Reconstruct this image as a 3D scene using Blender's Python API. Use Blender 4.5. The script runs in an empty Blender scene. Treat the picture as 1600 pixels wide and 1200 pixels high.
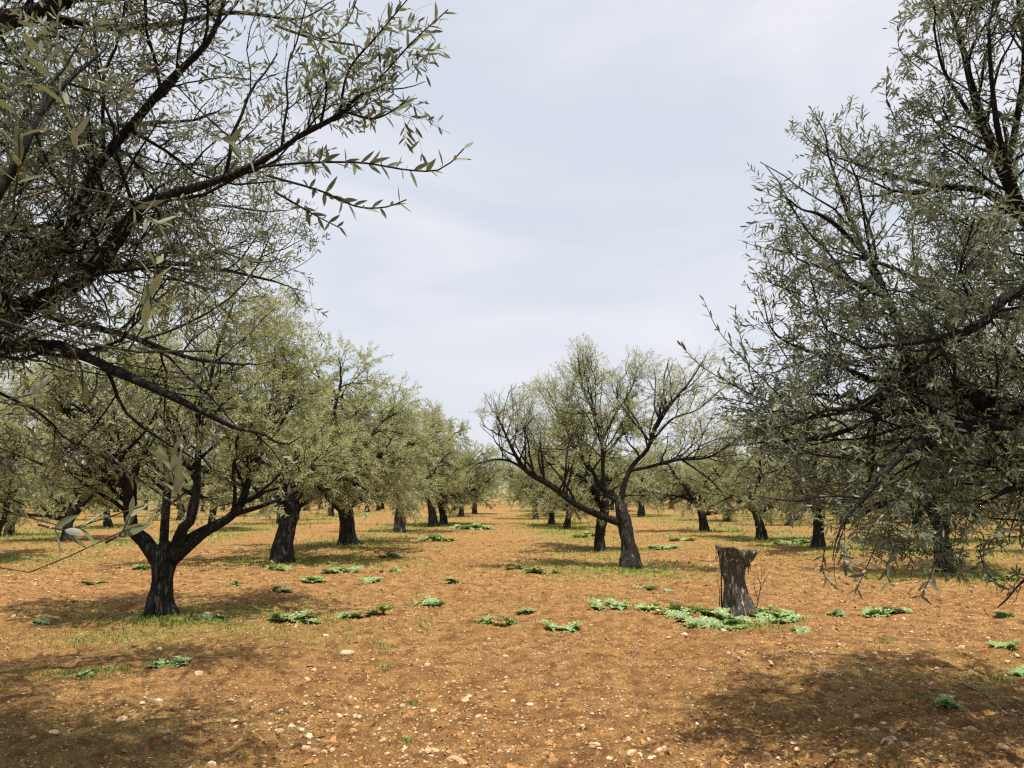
import bpy, math, random
import numpy as np
from mathutils import Vector, Matrix

R = math.radians
rng = np.random.default_rng(11)
random.seed(11)
sc = bpy.context.scene
COL = sc.collection

# ------------------------------------------------------------------ camera, sky, sun, exposure
CAM_H, FPX, PITCH = 1.6, 1232.0, math.atan(170 / 1232.0)
cd = bpy.data.cameras.new('camera')
cd.sensor_width = 36.0
cd.lens = 36.0 * FPX / 1600.0
cd.clip_start, cd.clip_end = 0.05, 6000
cam = bpy.data.objects.new('camera', cd)
cam.location = (0, 0, CAM_H)
cam.rotation_euler = (R(90) + PITCH, 0, 0)
COL.objects.link(cam)
sc.camera = cam

SUN_EL, SUN_AZ = R(74), R(160)      # azimuth measured from +Y towards +X: high, from behind and a little to the right
sdir = Vector((math.sin(SUN_AZ) * math.cos(SUN_EL), math.cos(SUN_AZ) * math.cos(SUN_EL), math.sin(SUN_EL)))

world = bpy.data.worlds.new('World')
sc.world = world
world.use_nodes = True
nt = world.node_tree
nt.nodes.clear()
N = nt.nodes.new
out = N('ShaderNodeOutputWorld'); bg = N('ShaderNodeBackground')
sky = N('ShaderNodeTexSky'); sky.sky_type = 'NISHITA'; sky.sun_disc = False
sky.sun_elevation = SUN_EL; sky.sun_rotation = SUN_AZ
sky.air_density = 1.0; sky.dust_density = 3.0; sky.ozone_density = 1.5
bg.inputs['Strength'].default_value = 0.1
tc = N('ShaderNodeTexCoord'); mp = N('ShaderNodeMapping'); mp.inputs['Scale'].default_value = (1.0, 1.6, 3.2)
mp.inputs['Rotation'].default_value = (0.2, 0.35, 0.5)
n1 = N('ShaderNodeTexNoise'); n1.inputs['Scale'].default_value = 1.9; n1.inputs['Detail'].default_value = 6; n1.inputs['Roughness'].default_value = 0.52
n1.inputs['Distortion'].default_value = 0.5
ramp = N('ShaderNodeValToRGB')
ramp.color_ramp.elements[0].position = 0.40; ramp.color_ramp.elements[0].color = (4.65, 5.05, 5.65, 1)
ramp.color_ramp.elements[1].position = 0.62; ramp.color_ramp.elements[1].color = (5.85, 5.85, 6.2, 1)
mix = N('ShaderNodeMix'); mix.data_type = 'RGBA'; mix.inputs[0].default_value = 0.93
L_ = nt.links.new
L_(tc.outputs['Generated'], mp.inputs['Vector']); L_(mp.outputs[0], n1.inputs['Vector'])
L_(n1.outputs['Fac'], ramp.inputs[0])
L_(sky.outputs[0], mix.inputs[6]); L_(ramp.outputs[0], mix.inputs[7])
L_(mix.outputs[2], bg.inputs['Color']); L_(bg.outputs[0], out.inputs[0])

sl = bpy.data.lights.new('sun', 'SUN'); sl.energy = 5.0; sl.angle = R(0.55); sl.color = (1.0, 0.93, 0.82)
so = bpy.data.objects.new('sun', sl); so.rotation_euler = sdir.to_track_quat('Z', 'Y').to_euler(); so.location = (0, 0, 30)
COL.objects.link(so)

sc.view_settings.view_transform = 'Standard'; sc.view_settings.look = 'None'
sc.view_settings.exposure = 0.6; sc.view_settings.gamma = 1.0
sc.render.engine = 'CYCLES'
cy = sc.cycles
cy.max_bounces = 4; cy.diffuse_bounces = 2; cy.glossy_bounces = 1; cy.transmission_bounces = 2; cy.transparent_max_bounces = 4
cy.use_denoising = False; cy.use_adaptive_sampling = False
cy.sample_clamp_indirect = 6.0
cy.pixel_filter_type = 'BLACKMAN_HARRIS'; cy.filter_width = 1.3

# ------------------------------------------------------------------ helpers
CP, SP = math.cos(PITCH), math.sin(PITCH)

def W(px, py, Y):
    """world point seen in the photograph (1600x1200) at px, py and standing Y metres ahead of the camera"""
    a, b = (px - 800) / FPX, (600 - py) / FPX
    d = np.array((a, CP - b * SP, SP + b * CP))
    return np.array((0, 0, CAM_H)) + d * (Y / d[1])

def G(px, py):
    """point on the flat ground under that pixel"""
    a, b = (px - 800) / FPX, (600 - py) / FPX
    d = np.array((a, CP - b * SP, SP + b * CP))
    return np.array((0, 0, CAM_H)) + d * (-CAM_H / d[2])

def _hash(ix, iy, iz, seed):
    h = (ix.astype(np.int64) * 374761393 + iy.astype(np.int64) * 668265263 + iz.astype(np.int64) * 2147483647 + seed * 974711) & 0xFFFFFFFF
    h = ((h ^ (h >> 13)) * 1274126177) & 0xFFFFFFFF
    h = ((h ^ (h >> 16)) * 2246822519) & 0xFFFFFFFF
    return (h & 0xFFFFFF) / float(0xFFFFFF)

def vnoise(p, seed=0):
    p = np.asarray(p, float)
    i = np.floor(p).astype(np.int64); f = p - i; f = f * f * (3 - 2 * f)
    r = 0
    for dx in (0, 1):
        wx = f[..., 0] if dx else 1 - f[..., 0]
        for dy in (0, 1):
            wy = f[..., 1] if dy else 1 - f[..., 1]
            for dz in (0, 1):
                wz = f[..., 2] if dz else 1 - f[..., 2]
                r = r + wx * wy * wz * _hash(i[..., 0] + dx, i[..., 1] + dy, i[..., 2] + dz, seed)
    return r * 2 - 1

def fbm(p, octv=3, seed=0, gain=0.5):
    p = np.asarray(p, float); a, s = 1.0, 0.0
    for o in range(octv):
        s = s + a * vnoise(p * (2.03 ** o), seed + o * 17); a *= gain
    return s

def nrm(v):
    return v / np.maximum(np.linalg.norm(v, axis=-1, keepdims=True), 1e-9)

def make_mesh(name, verts, faces_list, mats, smooth=True, attrs=None, mat_idx=None):
    """faces_list: list of int arrays (n,k) with k = 3 or 4"""
    me = bpy.data.meshes.new(name)
    verts = np.ascontiguousarray(verts, np.float32)
    faces_list = [np.asarray(f, np.int32) for f in faces_list if len(f)]
    nl = sum(f.size for f in faces_list); npoly = sum(len(f) for f in faces_list)
    me.vertices.add(len(verts)); me.vertices.foreach_set('co', verts.ravel())
    me.loops.add(nl); me.polygons.add(npoly)
    me.loops.foreach_set('vertex_index', np.concatenate([f.ravel() for f in faces_list]))
    tot = np.concatenate([np.full(len(f), f.shape[1], np.int32) for f in faces_list])
    st = np.concatenate([[0], np.cumsum(tot)[:-1]]).astype(np.int32)
    me.polygons.foreach_set('loop_start', st)
    me.polygons.foreach_set('loop_total', tot)
    if mat_idx is not None:
        me.polygons.foreach_set('material_index', np.ascontiguousarray(mat_idx, np.int32))
    me.polygons.foreach_set('use_smooth', np.full(npoly, smooth))
    for m in (mats if isinstance(mats, (list, tuple)) else [mats]):
        me.materials.append(m)
    for k, v in (attrs or {}).items():
        a = me.attributes.new(k, 'FLOAT', 'POINT'); a.data.foreach_set('value', np.ascontiguousarray(v, np.float32))
    me.update(calc_edges=True)
    return me

def obj(name, me, parent=None, loc=(0, 0, 0), kind=None):
    o = bpy.data.objects.new(name, me); COL.objects.link(o); o.location = loc
    if parent is not None: o.parent = parent
    if kind: o['kind'] = kind
    return o

def tag(o, label, cat, group=None):
    o['label'] = label; o['category'] = cat
    if group: o['group'] = group
    return o

def empty(name, loc, rz=0.0, s=1.0):
    o = bpy.data.objects.new(name, None); COL.objects.link(o)
    o.location = tuple(loc); o.rotation_euler = (0, 0, rz); o.scale = (s, s, s)
    o.empty_display_size = 0.2
    return o

# ------------------------------------------------------------------ materials
def mat(name):
    m = bpy.data.materials.new(name); m.use_nodes = True
    t = m.node_tree; t.nodes.clear()
    o = t.nodes.new('ShaderNodeOutputMaterial')
    return m, t, o

def node(t, kind, **kw):
    n = t.nodes.new(kind)
    for k, v in kw.items():
        if k in n.inputs: n.inputs[k].default_value = v
        else: setattr(n, k, v)
    return n

def rgbmix(t, fac, a, b, blend='MIX'):
    n = t.nodes.new('ShaderNodeMix'); n.data_type = 'RGBA'; n.blend_type = blend
    for s, v in ((0, fac), (6, a), (7, b)):
        if hasattr(v, 'is_linked'): t.links.new(v, n.inputs[s])
        else: n.inputs[s].default_value = v if s == 0 else (*v, 1)
    return n.outputs[2]

def maprange(t, v, a, b, c=0.0, d=1.0):
    n = t.nodes.new('ShaderNodeMapRange'); n.clamp = True
    t.links.new(v, n.inputs[0])
    for i, x in enumerate((a, b, c, d)): n.inputs[1 + i].default_value = x
    return n.outputs[0]

def leaf_material(name, top, top2, under, trans, transl=0.34, rough=0.55):
    m, t, o = mat(name)
    at = node(t, 'ShaderNodeAttribute', attribute_name='rnd')
    geo = t.nodes.new('ShaderNodeNewGeometry')
    c = rgbmix(t, at.outputs['Fac'], top, top2)
    u = rgbmix(t, at.outputs['Fac'], under, tuple(x * 0.72 for x in under))
    col = rgbmix(t, geo.outputs['Backfacing'], c, u)
    p = node(t, 'ShaderNodeBsdfPrincipled', Roughness=rough)
    p.inputs['Specular IOR Level'].default_value = 0.18
    t.links.new(col, p.inputs['Base Color'])
    tr = t.nodes.new('ShaderNodeBsdfTranslucent')
    t.links.new(rgbmix(t, at.outputs['Fac'], trans, tuple(x * 0.8 for x in trans)), tr.inputs['Color'])
    mx = t.nodes.new('ShaderNodeMixShader'); mx.inputs[0].default_value = transl
    t.links.new(p.outputs[0], mx.inputs[1]); t.links.new(tr.outputs[0], mx.inputs[2])
    t.links.new(mx.outputs[0], o.inputs[0])
    return m

M = {}
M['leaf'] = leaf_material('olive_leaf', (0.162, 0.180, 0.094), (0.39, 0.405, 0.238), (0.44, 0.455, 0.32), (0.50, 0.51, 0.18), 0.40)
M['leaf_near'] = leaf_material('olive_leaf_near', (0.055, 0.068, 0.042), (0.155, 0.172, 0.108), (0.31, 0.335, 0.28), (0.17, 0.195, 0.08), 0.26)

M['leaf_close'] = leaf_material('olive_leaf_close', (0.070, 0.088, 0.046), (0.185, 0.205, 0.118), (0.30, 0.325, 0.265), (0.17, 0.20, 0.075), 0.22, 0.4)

def bark_material(name, dark, light, scale=9.0, stretch=0.22, bump=0.02):
    m, t, o = mat(name)
    co = t.nodes.new('ShaderNodeTexCoord')
    mpn = node(t, 'ShaderNodeMapping', Scale=(1, 1, stretch)); t.links.new(co.outputs['Object'], mpn.inputs[0])
    a = node(t, 'ShaderNodeTexNoise', Scale=scale * 2.0, Detail=8.0, Roughness=0.7, Distortion=0.6); t.links.new(mpn.outputs[0], a.inputs[0])
    b = node(t, 'ShaderNodeTexNoise', Scale=scale * 0.5, Detail=4.0); t.links.new(co.outputs['Object'], b.inputs[0])
    r = t.nodes.new('ShaderNodeMath'); r.operation = 'SUBTRACT'; t.links.new(a.outputs['Fac'], r.inputs[0]); r.inputs[1].default_value = 0.5
    ab = t.nodes.new('ShaderNodeMath'); ab.operation = 'ABSOLUTE'; t.links.new(r.outputs[0], ab.inputs[0])
    crack = maprange(t, ab.outputs[0], 0.0, 0.10)
    c = rgbmix(t, maprange(t, a.outputs['Fac'], 0.3, 0.7), dark, light)
    c = rgbmix(t, maprange(t, b.outputs['Fac'], 0.52, 0.72, 0, 0.55), c, tuple(min(1, x * 1.7 + 0.01) for x in light))
    c = rgbmix(t, crack, tuple(x * 0.45 for x in dark), c)
    p = node(t, 'ShaderNodeBsdfPrincipled', Roughness=0.92)
    p.inputs['Specular IOR Level'].default_value = 0.15
    t.links.new(c, p.inputs['Base Color'])
    bm = node(t, 'ShaderNodeBump', Strength=1.0, Distance=bump)
    t.links.new(crack, bm.inputs['Height']); t.links.new(bm.outputs[0], p.inputs['Normal'])
    t.links.new(p.outputs[0], o.inputs[0])
    return m

M['bark'] = bark_material('olive_bark', (0.034, 0.031, 0.027), (0.135, 0.122, 0.104))
M['limb_bark'] = bark_material('limb_bark', (0.020, 0.019, 0.017), (0.058, 0.054, 0.047), 14.0, 0.8, 0.008)
M['stump'] = bark_material('stump_bark', (0.19, 0.165, 0.13), (0.46, 0.41, 0.345), 12, 0.16, 0.03)
M['dry'] = bark_material('dry_stick', (0.38, 0.32, 0.24), (0.55, 0.48, 0.37), 40, 1.0, 0.004)
M['cut'] = bark_material('weathered_wood', (0.15, 0.13, 0.095), (0.38, 0.35, 0.27), 22, 1.0)
M['twig'] = bark_material('twig_bark', (0.032, 0.030, 0.026), (0.095, 0.088, 0.074), scale=30)
M['young_twig'] = bark_material('young_twig_bark', (0.17, 0.15, 0.10), (0.30, 0.26, 0.17), scale=40)

# ground
def soil_material():
    m, t, o = mat('red_soil')
    geo = t.nodes.new('ShaderNodeNewGeometry'); P = geo.outputs['Position']
    big = node(t, 'ShaderNodeTexNoise', Scale=0.45, Detail=5.0, Roughness=0.6); t.links.new(P, big.inputs[0])
    mid = node(t, 'ShaderNodeTexNoise', Scale=5.0, Detail=7.0, Roughness=0.68); t.links.new(P, mid.inputs[0])
    fine = node(t, 'ShaderNodeTexNoise', Scale=60.0, Detail=5.0, Roughness=0.7); t.links.new(P, fine.inputs[0])
    vor = node(t, 'ShaderNodeTexVoronoi', Scale=26.0); t.links.new(P, vor.inputs[0])
    c = rgbmix(t, maprange(t, big.outputs['Fac'], 0.35, 0.65), (0.43, 0.232, 0.080), (0.51, 0.300, 0.118))
    c = rgbmix(t, maprange(t, mid.outputs['Fac'], 0.38, 0.60), (0.155, 0.075, 0.027), c)
    c = rgbmix(t, maprange(t, fine.outputs['Fac'], 0.38, 0.58), (0.17, 0.084, 0.032), c)
    # pale chips too small to model
    sel = t.nodes.new('ShaderNodeSeparateColor'); t.links.new(vor.outputs['Color'], sel.inputs[0])
    chipm = t.nodes.new('ShaderNodeMath'); chipm.operation = 'MULTIPLY'
    t.links.new(maprange(t, vor.outputs['Distance'], 0.30, 0.22), chipm.inputs[0])
    t.links.new(maprange(t, sel.outputs[0], 0.78, 0.80), chipm.inputs[1])
    c = rgbmix(t, chipm.outputs[0], c, (0.56, 0.40, 0.24))
    # grass and moss cover
    ga = node(t, 'ShaderNodeAttribute', attribute_name='grass')
    gm = t.nodes.new('ShaderNodeMath'); gm.operation = 'MULTIPLY'
    t.links.new(ga.outputs['Fac'], gm.inputs[0]); t.links.new(maprange(t, mid.outputs['Fac'], 0.38, 0.58), gm.inputs[1])
    g = rgbmix(t, fine.outputs['Fac'], (0.11, 0.15, 0.03), (0.26, 0.27, 0.07))
    c = rgbmix(t, gm.outputs[0], c, g)
    p = node(t, 'ShaderNodeBsdfPrincipled', Roughness=0.95)
    p.inputs['Specular IOR Level'].default_value = 0.1
    t.links.new(c, p.inputs['Base Color'])
    b1 = node(t, 'ShaderNodeBump', Strength=0.9, Distance=0.05); t.links.new(mid.outputs['Fac'], b1.inputs['Height'])
    b2 = node(t, 'ShaderNodeBump', Strength=1.0, Distance=0.03); t.links.new(fine.outputs['Fac'], b2.inputs['Height'])
    t.links.new(b1.outputs[0], b2.inputs['Normal']); t.links.new(b2.outputs[0], p.inputs['Normal'])
    t.links.new(p.outputs[0], o.inputs[0])
    return m
M['soil'] = soil_material()

def plain(name, c1, c2, rough=0.9, scale=8.0, attr=False, bump=0.3):
    m, t, o = mat(name)
    co = t.nodes.new('ShaderNodeTexCoord')
    n = node(t, 'ShaderNodeTexNoise', Scale=scale, Detail=5.0, Roughness=0.6); t.links.new(co.outputs['Object'], n.inputs[0])
    if attr == 'attr':
        f = node(t, 'ShaderNodeAttribute', attribute_name='rnd').outputs['Fac']
    elif attr == 'obj':
        oi = t.nodes.new('ShaderNodeObjectInfo'); f = oi.outputs['Random']
    else:
        f = maprange(t, n.outputs['Fac'], 0.3, 0.7)
    c = rgbmix(t, f, c1, c2)
    c = rgbmix(t, maprange(t, n.outputs['Fac'], 0.35, 0.7, 0, 0.35), c, tuple(x * 0.55 for x in c1))
    p = node(t, 'ShaderNodeBsdfPrincipled', Roughness=rough)
    p.inputs['Specular IOR Level'].default_value = 0.2
    t.links.new(c, p.inputs['Base Color'])
    if bump:
        b = node(t, 'ShaderNodeBump', Strength=bump, Distance=0.01); t.links.new(n.outputs['Fac'], b.inputs['Height']); t.links.new(b.outputs[0], p.inputs['Normal'])
    t.links.new(p.outputs[0], o.inputs[0])
    return m
M['stone'] = plain('limestone', (0.44, 0.28, 0.155), (0.60, 0.46, 0.31), scale=10, attr='obj')
M['pebble'] = plain('pebble', (0.42, 0.24, 0.105), (0.60, 0.44, 0.275), scale=40, attr='attr', bump=0)
M['clod'] = plain('clod', (0.13, 0.062, 0.025), (0.43, 0.225, 0.08), scale=40, attr='attr', bump=0)
M['litter_and_shade'] = plain('litter_and_shade', (0.05, 0.03, 0.015), (0.52, 0.41, 0.25), scale=40, attr='attr', bump=0)  # dark end paints in the shadows of clods; the rest is dead leaf and straw

def green(name, a, b, transl=0.3, rough=0.5, trans=(0.2, 0.3, 0.05)):
    m, t, o = mat(name)
    at = node(t, 'ShaderNodeAttribute', attribute_name='rnd')
    p = node(t, 'ShaderNodeBsdfPrincipled', Roughness=rough)
    p.inputs['Specular IOR Level'].default_value = 0.4
    t.links.new(rgbmix(t, at.outputs['Fac'], a, b), p.inputs['Base Color'])
    tr = t.nodes.new('ShaderNodeBsdfTranslucent'); tr.inputs['Color'].default_value = (*trans, 1)
    mx = t.nodes.new('ShaderNodeMixShader'); mx.inputs[0].default_value = transl
    t.links.new(p.outputs[0], mx.inputs[1]); t.links.new(tr.outputs[0], mx.inputs[2])
    t.links.new(mx.outputs[0], o.inputs[0])
    return m
M['grass'] = green('grass_blade', (0.11, 0.18, 0.03), (0.27, 0.31, 0.07), 0.3, 0.6, (0.28, 0.34, 0.05))
M['thistle'] = green('thistle_leaf', (0.06, 0.125, 0.026), (0.48, 0.57, 0.31), 0.2, 0.45, (0.24, 0.38, 0.05))
def vary(m, tint):
    """every plant a little yellower or greyer than the next"""
    t = m.node_tree; p = next(n for n in t.nodes if n.type == 'BSDF_PRINCIPLED'); l = p.inputs['Base Color'].links[0]; src = l.from_socket
    oi = t.nodes.new('ShaderNodeObjectInfo')
    t.links.new(rgbmix(t, maprange(t, oi.outputs['Random'], 0.2, 1.0, 0, 0.45), src, tint), p.inputs['Base Color'])
vary(M['thistle'], (0.19, 0.29, 0.05))
vary(M['leaf'], (0.29, 0.30, 0.14))

# ------------------------------------------------------------------ tree-growing tools
def resample(pts, n):
    """Catmull-Rom through the given points (any number of columns), n samples evenly by arc length"""
    P = np.asarray(pts, float)
    P = np.vstack([2 * P[0] - P[1], P, 2 * P[-1] - P[-2]])
    o = []
    for i in range(1, len(P) - 2):
        t = np.linspace(0, 1, 12, endpoint=False)[:, None]
        a, b, c, d = P[i - 1], P[i], P[i + 1], P[i + 2]
        o.append(0.5 * (2 * b + (c - a) * t + (2 * a - 5 * b + 4 * c - d) * t ** 2 + (3 * b - a - 3 * c + d) * t ** 3))
    o.append(P[-2][None]); o = np.vstack(o)
    s = np.concatenate([[0], np.cumsum(np.linalg.norm(np.diff(o[:, :3], axis=0), axis=1))])
    u = np.linspace(0, s[-1], n)
    return np.stack([np.interp(u, s, o[:, k]) for k in range(o.shape[1])], 1)

def tube_batch(paths, radii, sides):
    """(n,k,3) paths and (n,k) radii -> verts, quads"""
    n, k, _ = paths.shape
    tan = np.gradient(paths, axis=1); tan = nrm(tan)
    ref = np.where(np.abs(tan[:, :1, 2:3]) > 0.8, np.array((1.0, 0.13, 0)), np.array((0.1, 0.07, 1.0)))
    u = nrm(np.cross(tan, np.broadcast_to(ref, tan.shape))); v = np.cross(tan, u)
    a = np.linspace(0, 2 * np.pi, sides, endpoint=False)
    ring = u[:, :, None] * np.cos(a)[:, None] + v[:, :, None] * np.sin(a)[:, None]
    V = paths[:, :, None] + ring * radii[:, :, None, None]
    idx = np.arange(n * k * sides).reshape(n, k, sides)
    i0 = idx[:, :-1]; i1 = idx[:, 1:]
    Q = np.stack([i0, np.roll(i0, -1, 2), np.roll(i1, -1, 2), i1], -1).reshape(-1, 4)
    return V.reshape(-1, 3), Q

def trunk_tube(pts, n, sides, seed, flute=0.14, flare=0.0, cap=True):
    """one gnarled limb or trunk; pts rows are x, y, z, radius"""
    P = resample(pts, n); C = P[:, :3]; r = P[:, 3]
    tan = nrm(np.gradient(C, axis=0))
    u = np.zeros_like(C); ref = np.array((1.0, 0, 0)) if abs(tan[0, 0]) < 0.8 else np.array((0, 1.0, 0))
    cur = nrm(ref - tan[0] * ref.dot(tan[0]))
    for i in range(n):
        cur = nrm(cur - tan[i] * cur.dot(tan[i])); u[i] = cur
    v = np.cross(tan, u)
    a = np.linspace(0, 2 * np.pi, sides, endpoint=False)
    s = np.concatenate([[0], np.cumsum(np.linalg.norm(np.diff(C, axis=0), axis=1))])
    ca, sa = np.broadcast_to(np.cos(a), (n, sides)), np.broadcast_to(np.sin(a), (n, sides))
    q = np.stack([ca * 1.7, sa * 1.7, np.broadcast_to((s * 1.1)[:, None], ca.shape)], -1)
    q2 = np.stack([ca * 4, sa * 4, np.broadcast_to((s * 2.0)[:, None], ca.shape)], -1)
    ridge = 1 - np.abs(fbm(q2, 2, seed + 5)) * 1.4
    lump = fbm(np.stack([ca, sa, np.broadcast_to((s * 4.5)[:, None], ca.shape)], -1), 2, seed + 9)
    k = 1 + flute * (fbm(q, 2, seed) * 1.0 + 0.55 * (ridge - 0.5) + 0.5 * lump)
    if flare:
        fl = flare * np.exp(-s / (r[0] * 1.1))[:, None]
        k = k * (1 + fl * (0.55 + 0.75 * np.clip(fbm(np.stack([ca * 1.3, sa * 1.3, ca * 0], -1), 2, seed + 3) + 0.3, 0, 2)))
    rad = r[:, None] * k
    V = C[:, None] + (u[:, None] * ca[..., None] + v[:, None] * sa[..., None]) * rad[..., None]
    idx = np.arange(n * sides).reshape(n, sides)
    Q = np.stack([idx[:-1], np.roll(idx[:-1], -1, 1), np.roll(idx[1:], -1, 1), idx[1:]], -1).reshape(-1, 4)
    V = V.reshape(-1, 3)
    F = [Q]
    if cap:
        V = np.vstack([V, C[-1] + tan[-1] * r[-1] * 0.4])
        F.append(np.stack([idx[-1], np.roll(idx[-1], -1), np.full(sides, len(V) - 1)], -1))
    return V, F, C, r

def grow(p0, d0, L, K, wig, trop):
    n = len(p0); P = np.zeros((n, K, 3)); P[:, 0] = p0
    d = nrm(d0); step = (L / (K - 1))[:, None]
    for i in range(1, K):
        d = nrm(d + rng.normal(0, wig, (n, 3)) + trop)
        P[:, i] = P[:, i - 1] + d * step
    return P

def spawn(paths, radii, counts, t0, t1, ang, Lr, K, wig, trop, rr, rmax, shrink=0.5, upbias=0.0):
    """children of every path; Lr = (low, high) lengths, shrunk towards the tip of the parent"""
    n, k, _ = paths.shape
    counts = np.asarray(counts); counts = np.full(n, counts) if counts.ndim == 0 else counts
    idx = np.repeat(np.arange(n), counts); m = len(idx)
    within = np.arange(m) - np.repeat(np.cumsum(counts) - counts, counts)
    t = t0 + (t1 - t0) * (within + rng.random(m)) / np.maximum(counts[idx], 1)
    f = t * (k - 1); i = np.minimum(f.astype(int), k - 2); w = (f - i)[:, None]
    A, B = paths[idx, i], paths[idx, i + 1]
    p = A * (1 - w) + B * w; tan = nrm(B - A)
    pr = radii[idx, i] * (1 - w[:, 0]) + radii[idx, i + 1] * w[:, 0]
    rv = rng.normal(0, 1, (m, 3)); rv[:, 2] += upbias
    perp = nrm(rv - tan * (rv * tan).sum(1, keepdims=True))
    a = rng.uniform(ang[0], ang[1], m)[:, None]
    d = tan * np.cos(a) + perp * np.sin(a)
    L = rng.uniform(Lr[0], Lr[1], m) * (1 - shrink * t)
    P = grow(p, d, L, K, wig, trop)
    r0 = np.minimum(pr * rr, rmax)
    rad = r0[:, None] * np.linspace(1, 0.35, K)[None]
    return P, rad, t

def inside(pts, ell, soft=0.0):
    if not ell: return np.ones(len(pts), bool)
    ok = np.zeros(len(pts), bool)
    for c, r in ell:
        q = ((pts - np.asarray(c)) / np.asarray(r)) ** 2
        ok |= q.sum(1) < 1.0 + soft * rng.normal(0, 1, len(pts))
    return ok

def leaves_on(paths, per, Lr, wr, t0=0.12, spread=(0.5, 1.1), droop=0.1):
    """opposite pairs of leaves along every path: base, direction, normal, length, width"""
    n, k, _ = paths.shape
    m = n * per
    idx = np.repeat(np.arange(n), per)
    j = np.tile(np.arange(per), n)
    t = t0 + (1 - t0) * ((j // 2) * 2 + 1.0) / per + rng.normal(0, 0.02, m)
    t = np.clip(t, 0, 0.999)
    f = t * (k - 1); i = np.minimum(f.astype(int), k - 2); w = (f - i)[:, None]
    A, B = paths[idx, i], paths[idx, i + 1]
    p = A * (1 - w) + B * w; tan = nrm(B - A)
    ref = rng.normal(0, 1, (n, 3))[idx]
    u = nrm(ref - tan * (ref * tan).sum(1, keepdims=True)); v = np.cross(tan, u)
    ph = (j // 2) * (np.pi / 2) + (j % 2) * np.pi + rng.normal(0, 0.35, m)
    perp = u * np.cos(ph)[:, None] + v * np.sin(ph)[:, None]
    a = rng.uniform(spread[0], spread[1], m)[:, None]
    d = nrm(tan * np.cos(a) + perp * np.sin(a) + np.array((0, 0, -droop)) + rng.normal(0, 0.12, (m, 3)))
    up = tan * 0.9 - perp * 0.25 + np.array((0, 0, 0.5)) + rng.normal(0, 0.35, (m, 3))
    nn = nrm(up - d * (up * d).sum(1, keepdims=True))
    L = rng.uniform(Lr[0], Lr[1], m) * (0.75 + 0.25 * np.sin(np.pi * np.clip(t, 0, 1)))
    return p, d, nn, L, L * rng.uniform(wr[0], wr[1], m)

def leaf_mesh_arrays(p, d, nn, L, wd, detail):
    s = np.cross(d, nn); m = len(p)
    L = L[:, None]; wd = wd[:, None] * 0.5
    rnd = np.clip(rng.beta(1.6, 2.2, m), 0, 1)
    if detail == 1:      # rhomb, 2 triangles
        V = np.stack([p, p + d * L * 0.45 + s * wd, p + d * L - nn * L * 0.06, p + d * L * 0.45 - s * wd], 1)
        b = (np.arange(m) * 4)[:, None]
        F = [b + np.array((0, 1, 2, 3))]
        kk = 4
    else:                # lens of six points, slightly curled, 4 triangles
        c1 = nn * L * rng.uniform(-0.02, 0.05, (m, 1)); c2 = nn * L * rng.uniform(-0.10, 0.06, (m, 1))
        V = np.stack([p, p + d * L * 0.32 + s * wd * 0.9 + c1, p + d * L * 0.72 + s * wd * 0.85 + c1, p + d * L + c2,
                      p + d * L * 0.72 - s * wd * 0.85 + c1, p + d * L * 0.32 - s * wd * 0.9 + c1], 1)
        b = (np.arange(m) * 6)[:, None]
        F = [np.concatenate([b + np.array((0, 1, 5)), b + np.array((2, 3, 4))]), b + np.array((1, 2, 4, 5))]
        kk = 6
    return V.reshape(-1, 3), F, np.repeat(rnd, kk)

def cat(meshes):
    """merge [(V, [F...]), ...]"""
    Vs, Fs, o = [], {}, 0
    for V, F in meshes:
        Vs.append(V)
        for f in F:
            if len(f): Fs.setdefault(f.shape[1], []).append(f + o)
        o += len(V)
    return np.vstack(Vs), [np.vstack(v) for v in Fs.values()]

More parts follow.
